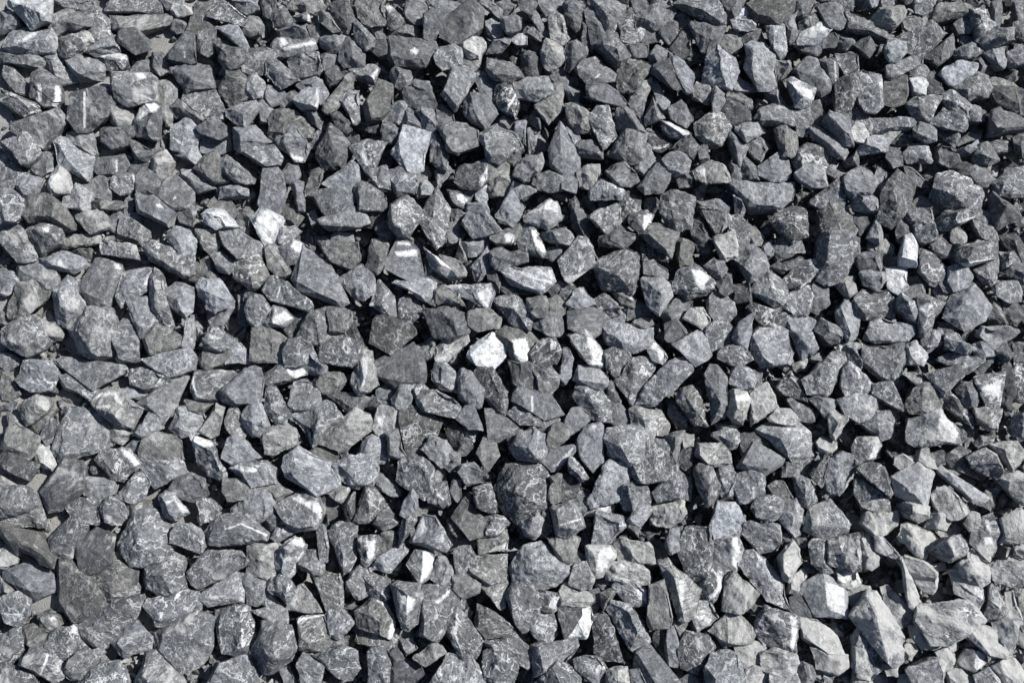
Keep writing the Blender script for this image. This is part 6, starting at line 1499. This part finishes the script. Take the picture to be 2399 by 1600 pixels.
# the bed runs on, level, far past the frame
gv = np.column_stack([p3[:, 0], p3[:, 1], ZZ])
nx, ny = len(gx), len(gy)
idx = np.arange(nx * ny).reshape(ny, nx)
gf = [tuple(map(int, r)) for r in np.stack([idx[:-1, :-1], idx[:-1, 1:], idx[1:, 1:], idx[1:, :-1]], -1).reshape(-1, 4)]
far = [(-30, -30, -0.085), (30, -30, -0.085), (30, 30, -0.085), (-30, 30, -0.085)]
n0 = len(gv)
gv = np.vstack([gv, far])
edge = [int(idx[0, 0]), int(idx[0, -1]), int(idx[-1, -1]), int(idx[-1, 0])]
rim = [list(map(int, idx[0, :])), list(map(int, idx[:, -1])), list(map(int, idx[-1, ::-1])), list(map(int, idx[::-1, 0]))]
for k in range(4):
    gf.append(tuple(rim[k][::-1] + [n0 + k, n0 + (k + 1) % 4]))
gm = bpy.data.meshes.new('ground')
gm.from_pydata(gv.tolist(), [], gf)
gm.materials.append(DUST)
for p in gm.polygons:
    p.use_smooth = True
go = bpy.data.objects.new('ground', gm); C.objects.link(go)
go['kind'] = 'structure'; go['label'] = 'pale grey stone dust showing between the stones'

# ------------------------------------------------------------------ the stones of the photograph
TONE = {1: 0.036, 2: 0.055, 3: 0.082, 4: 0.118, 5: 0.17, 6: 0.25, 7: 0.35, 8: 0.48}  # rock lightness by code; shaded stones are painted darker through it
LEVEL = {'a': 0.0, 'b': -0.009, 'c': -0.024}


def P2(s):
    return np.array([[float(x) for x in t.split(',')] for t in s.split()])


def build(line, k, sub):
    poly, ridge, code, pat, label = line.split(';')
    px = P2(poly)
    tone = TONE[int(code[0])] * random.uniform(0.78, 1.18); lev = code[-1]; fl = code[1:-1]
    px = straighten(px, 0.085 * math.sqrt(np.ptp(px[:, 0]) * np.ptp(px[:, 1])))
    cpx = px.mean(0)
    px_o = cpx + (px - cpx) * (1 + 7.0 / np.maximum(np.linalg.norm(px - cpx, axis=1), 8))[:, None]
    z = LEVEL[lev] + random.uniform(-0.005, 0.005)
    O = ground(px_o[:, 0], px_o[:, 1], z)
    wid = math.sqrt(max(1e-9, 0.5 * abs(np.dot(O[:, 0], np.roll(O[:, 1], 1)) - np.dot(O[:, 1], np.roll(O[:, 0], 1)))))
    O[:, 2] += RNG.uniform(-0.07, 0.07, len(O)) * wid
    up = wid * (random.uniform(0.26, 0.38) if 'p' in fl else random.uniform(0.45, 0.78))
    up *= 1 - 0.35 * min(1, max(0, (0.4 - cpx[0] / PW) / 0.2))
    pts = [O]
    if ridge:
        R = P2(ridge)
        dist = seg_dist(R, px)
        R3 = ground(R[:, 0], R[:, 1], z)
        mpp = DIST / FP
        h = np.clip(dist.max() * mpp * 1.3, 0.010, 0.032)
        hh = h * np.clip(0.45 + 0.55 * dist / max(dist.max(), 1e-6), 0.45, 1)
        R3 = np.array([ground(a[0], a[1], z + b) for a, b in zip(R, hh)])
        pts.append(R3)
    else:
        T = inset(O, random.uniform(0.7, 0.85) if 'p' in fl else random.uniform(0.45, 0.72), 0.4)
        tl = RNG.normal(size=2) * (0.1 if 'p' in fl else 0.42)
        c0 = O.mean(0)
        T[:, 2] = z + up + (T[:, :2] - c0[:2]) @ tl + RNG.uniform(-0.05, 0.05, len(T)) * wid
        # the top face as seen stays over the outline
        q = pix(np.column_stack([T[:, :2], np.full(len(T), z)]))
        T = np.array([ground(a[0], a[1], b) for a, b in zip(q, T[:, 2])])
        pts.append(T)
    B = inset(O, random.uniform(0.55, 0.8), 0.3)
    B[:, :2] += RNG.normal(size=2) * 0.06 * wid
    B[:, 2] = z - wid * random.uniform(0.35, 0.6)
    pts.append(B)
    allp = np.vstack(pts)
    c = O.mean(0) * 0.5 + allp.mean(0) * 0.5
    flat = 'p' in fl
    V, F, G = carve(allp, c, O, edge=sub, chips=4 if flat else 5, slope=(0.25, 0.9) if flat else (0.7, 1.3), faces=not ridge,
                    rough=0.55 if flat else 1.3 if 'r' in fl else 0.95, scoops=1 if flat else random.randint(1, 3),
                    layered='s' in fl or (not flat and random.random() < 0.25), seed=k * 0.37 + 1)
    Tt = np.tile([tone, 0.75 if 'w' in fl else random.uniform(-0.25, 0.2), random.uniform(0.45, 1.0) if 'v' in fl else random.uniform(0.0, 0.4),
                  0.85 if 's' in fl else (0.15 if 'p' in fl else 0.4)], (len(V), 1))
    W = np.full(len(V), -1.0)
    if pat:
        Q = pix(V)
        for s in pat.split('/'):
            if '~' in s:
                s, wd = s.split('~')
                sdv = float(wd) * 0.5 - seg_dist(Q, P2(s), False)
                W = np.maximum(W, 0.5 + sdv / 7.0)
            else:
                g = P2(s)
                if len(g) < 3:
                    continue
                e = seg_dist(Q, g)
                W = np.maximum(W, 0.5 + np.where(inside(Q, g), e, -e) / 11.0)
    bright = int(code[0]) >= 7 or any(s in label for s in ('white', 'snow', 'brilliant', 'bright white', 'dazzling', 'chalk', 'U-shaped', 'eye', 'bars'))
    W = np.clip(W, -1, 2 if bright else 0.72)
    u, v = cpx[0] / PW, cpx[1] / PH
    d = 0.62 * min(1, max(0, (u - 0.62) / 0.25)) * min(1, max(0, (v - 0.5) / 0.3)) + 0.32 * min(1, max(0, (0.35 - u) / 0.2))
    d += random.uniform(-0.22, 0.12) + (0.22 if 'w' in fl and int(code[0]) >= 5 else 0)
    return V, F, G, Tt, W, np.full(len(V), d), label


lines = [l for l in STONES.strip().split('\n') if l]
rest = []
for k, l in enumerate(lines):
    poly, ridge, code, pat, label = l.split(';')
    if label:
        V, F, G, Tt, W, U, lab = build(l, k, 0.0017)
        base = V.mean(0); base[2] = V[:, 2].min()
        o = bpy.data.objects.new('stone', mesh('stone', V - base, F, G, Tt, W, U, ROCK))
        o.location = base
        C.objects.link(o)
        o['label'] = lab; o['category'] = 'stone'; o['group'] = 'crushed limestone pieces lying in the gravel bed'
    else:
        xy = P2(poly)
        rest.append(build(l, k, 0.0021)[:6])

# ------------------------------------------------------------------ smaller and deeper gravel: nobody could count it
def form(edge):
    n = random.randint(5, 6)
    a = np.sort(np.arange(n) * 6.283 / n + RNG.normal(size=n) * 0.28)
    el = random.uniform(0.5, 1.0); r = 0.02
    rr = r * (0.8 + 0.4 * RNG.random(n))
    O = np.stack([rr * np.cos(a), rr * el * np.sin(a), RNG.uniform(-0.2, 0.2, n) * r], 1)
    T = inset(O, random.uniform(0.4, 0.7), 0.4); T[:, 2] += r * random.uniform(0.5, 0.85)
    B = inset(O, random.uniform(0.45, 0.75), 0.4); B[:, 2] -= r * random.uniform(0.4, 0.6)
    p = np.vstack([O, T, B])
    return carve(p, p.mean(0), O, edge=edge, chips=4, rough=0.9, scoops=1, layered=False, seed=random.uniform(0, 90))


FORMS = {'fine': [form(0.0036) for _ in range(46)], 'mid': [form(0.0075) for _ in range(24)], 'grit': [form(0.05) for _ in range(16)]}


def pebble(x, y, z, r, k, kind='fine', tilt=0.5):
    V, F, G = random.choice(FORMS[kind])
    R = np.array(Matrix.Rotation(random.uniform(0, 6.283), 3, 'Z') @ Matrix.Rotation(random.uniform(-tilt, tilt), 3, 'X') @ Matrix.Rotation(random.uniform(-tilt, tilt), 3, 'Y'))
    f = r / 0.02
    V2 = (V * f * (RNG.uniform(0.55, 1.6, 3) if kind == 'grit' else RNG.uniform(0.75, 1.25, 3))) @ R.T + np.array([x, y, z])
    tone = random.choice([0.05, 0.07, 0.09, 0.115, 0.14, 0.2]); wm = 0.8 if random.random() < 0.2 else random.uniform(-0.3, 0.2)
    q = pix(np.array([x, y, z])); u, v = q[0] / PW, q[1] / PH
    d = 0.6 * min(1, max(0, (u - 0.62) / 0.25)) * min(1, max(0, (v - 0.5) / 0.3)) + 0.4 * min(1, max(0, (0.35 - u) / 0.2)) + random.uniform(-0.2, 0.1)
    return V2, F, G * f + np.array([k * 0.71 % 37, k * 0.37 % 23, k * 0.13 % 11]), np.tile([tone, wm, random.uniform(0, 0.6), 0.4], (len(V), 1)), np.full(len(V), -1.0), np.full(len(V), d)


occ_pts = np.array([P2(l.split(';')[0]).mean(0) for l in lines])
polys = [P2(l.split(';')[0]) for l in lines]
boxes = np.array([[p[:, 0].min(), p[:, 1].min(), p[:, 0].max(), p[:, 1].max()] for p in polys])


def clearance(x, y):
    """Pixels from a point to the nearest measured stone (negative inside one)."""
    c = np.where((boxes[:, 0] - 60 < x) & (boxes[:, 2] + 60 > x) & (boxes[:, 1] - 60 < y) & (boxes[:, 3] + 60 > y))[0]
    best = 60.0
    q = np.array([[x, y]])
    for i in c:
        e = seg_dist(q, polys[i])[0]
        if inside(q, polys[i])[0]:
            return -e
        best = min(best, e)
    return best


mpp = DIST / FP
k = 0
small = []
for _ in range(9000):                       # small pieces sitting in the gaps between the measured stones
    x, y = random.uniform(-20, PW + 20), random.uniform(-20, PH + 20)
    cl = clearance(x, y)
    if cl < 4:
        continue
    if small and min((x - a) ** 2 + (y - b) ** 2 - (cc * 0.8 + cl * 0.8) ** 2 for a, b, cc in small) < 0:
        continue
    cl = min(cl, 34)
    small.append((x, y, cl))
    z = -0.020 - 0.0004 * cl - random.uniform(0, 0.012)
    g = ground(x, y, z)
    rest.append(pebble(g[0], g[1], g[2], cl * mpp * random.uniform(1.3, 1.8) + 0.003, k)); k += 1
print('gap pebbles', len(small))
for _ in range(26000):                      # chips and grit between everything
    x, y = random.uniform(-20, PW + 20), random.uniform(-20, PH + 20)
    left = max(0.0, min(1.0, (0.42 - x / PW) / 0.3))
    if random.random() > 0.5 + 0.5 * left:
        continue
    cl = clearance(x, y)
    if cl < 2:
        continue
    r = random.uniform(0.0025, 0.0075) * (1.7 if random.random() < 0.15 else 0.85)
    z = -0.013 - random.uniform(0, 0.014) - 0.010 * (1 - left)
    g = ground(x, y, z)
    rest.append(pebble(g[0], g[1], g[2], r, k, 'grit', 0.8)); k += 1
for gx_ in np.arange(-0.98, 0.98, 0.036):   # the layer underneath
    for gy_ in np.arange(-0.72, 0.86, 0.036):
        x, y = gx_ + random.uniform(-0.012, 0.012), gy_ + random.uniform(-0.012, 0.012)
        r = random.uniform(0.014, 0.024)
        rest.append(pebble(x, y, -0.052 + random.uniform(-0.006, 0.006), r, k, 'mid')); k += 1
for _ in range(2600):                       # the bed goes on outside the picture
    x, y = random.uniform(-1.0, 1.0), random.uniform(-0.74, 0.88)
    q = pix(np.array([x, y, -0.01]))
    if -45 < q[0] < PW + 45 and -45 < q[1] < PH + 45:
        continue
    r = random.uniform(0.018, 0.032)
    if random.random() < 0.55:
        rest.append(pebble(x, y, -0.012 + random.uniform(-0.012, 0.010), r, k)); k += 1

nv = 0; VV, FF, GG, TT, WW, UU = [], [], [], [], [], []
for V, F, G, Tt, W, U in rest:
    VV.append(V); FF.append(F + nv); GG.append(G); TT.append(Tt); WW.append(W); UU.append(U); nv += len(V)
o = bpy.data.objects.new('gravel', mesh('gravel', np.vstack(VV), np.vstack(FF), np.vstack(GG), np.vstack(TT), np.concatenate(WW), np.concatenate(UU), ROCK))
C.objects.link(o)
o['kind'] = 'stuff'; o['label'] = 'small grey crushed stones filling the gaps between the larger ones'; o['category'] = 'gravel'
print('stones', len(lines), 'gravel pieces', len(rest), 'gravel triangles', sum(len(f) for f in FF))
print('all triangles', sum(len(o.data.polygons) for o in bpy.data.objects if o.type == 'MESH'))
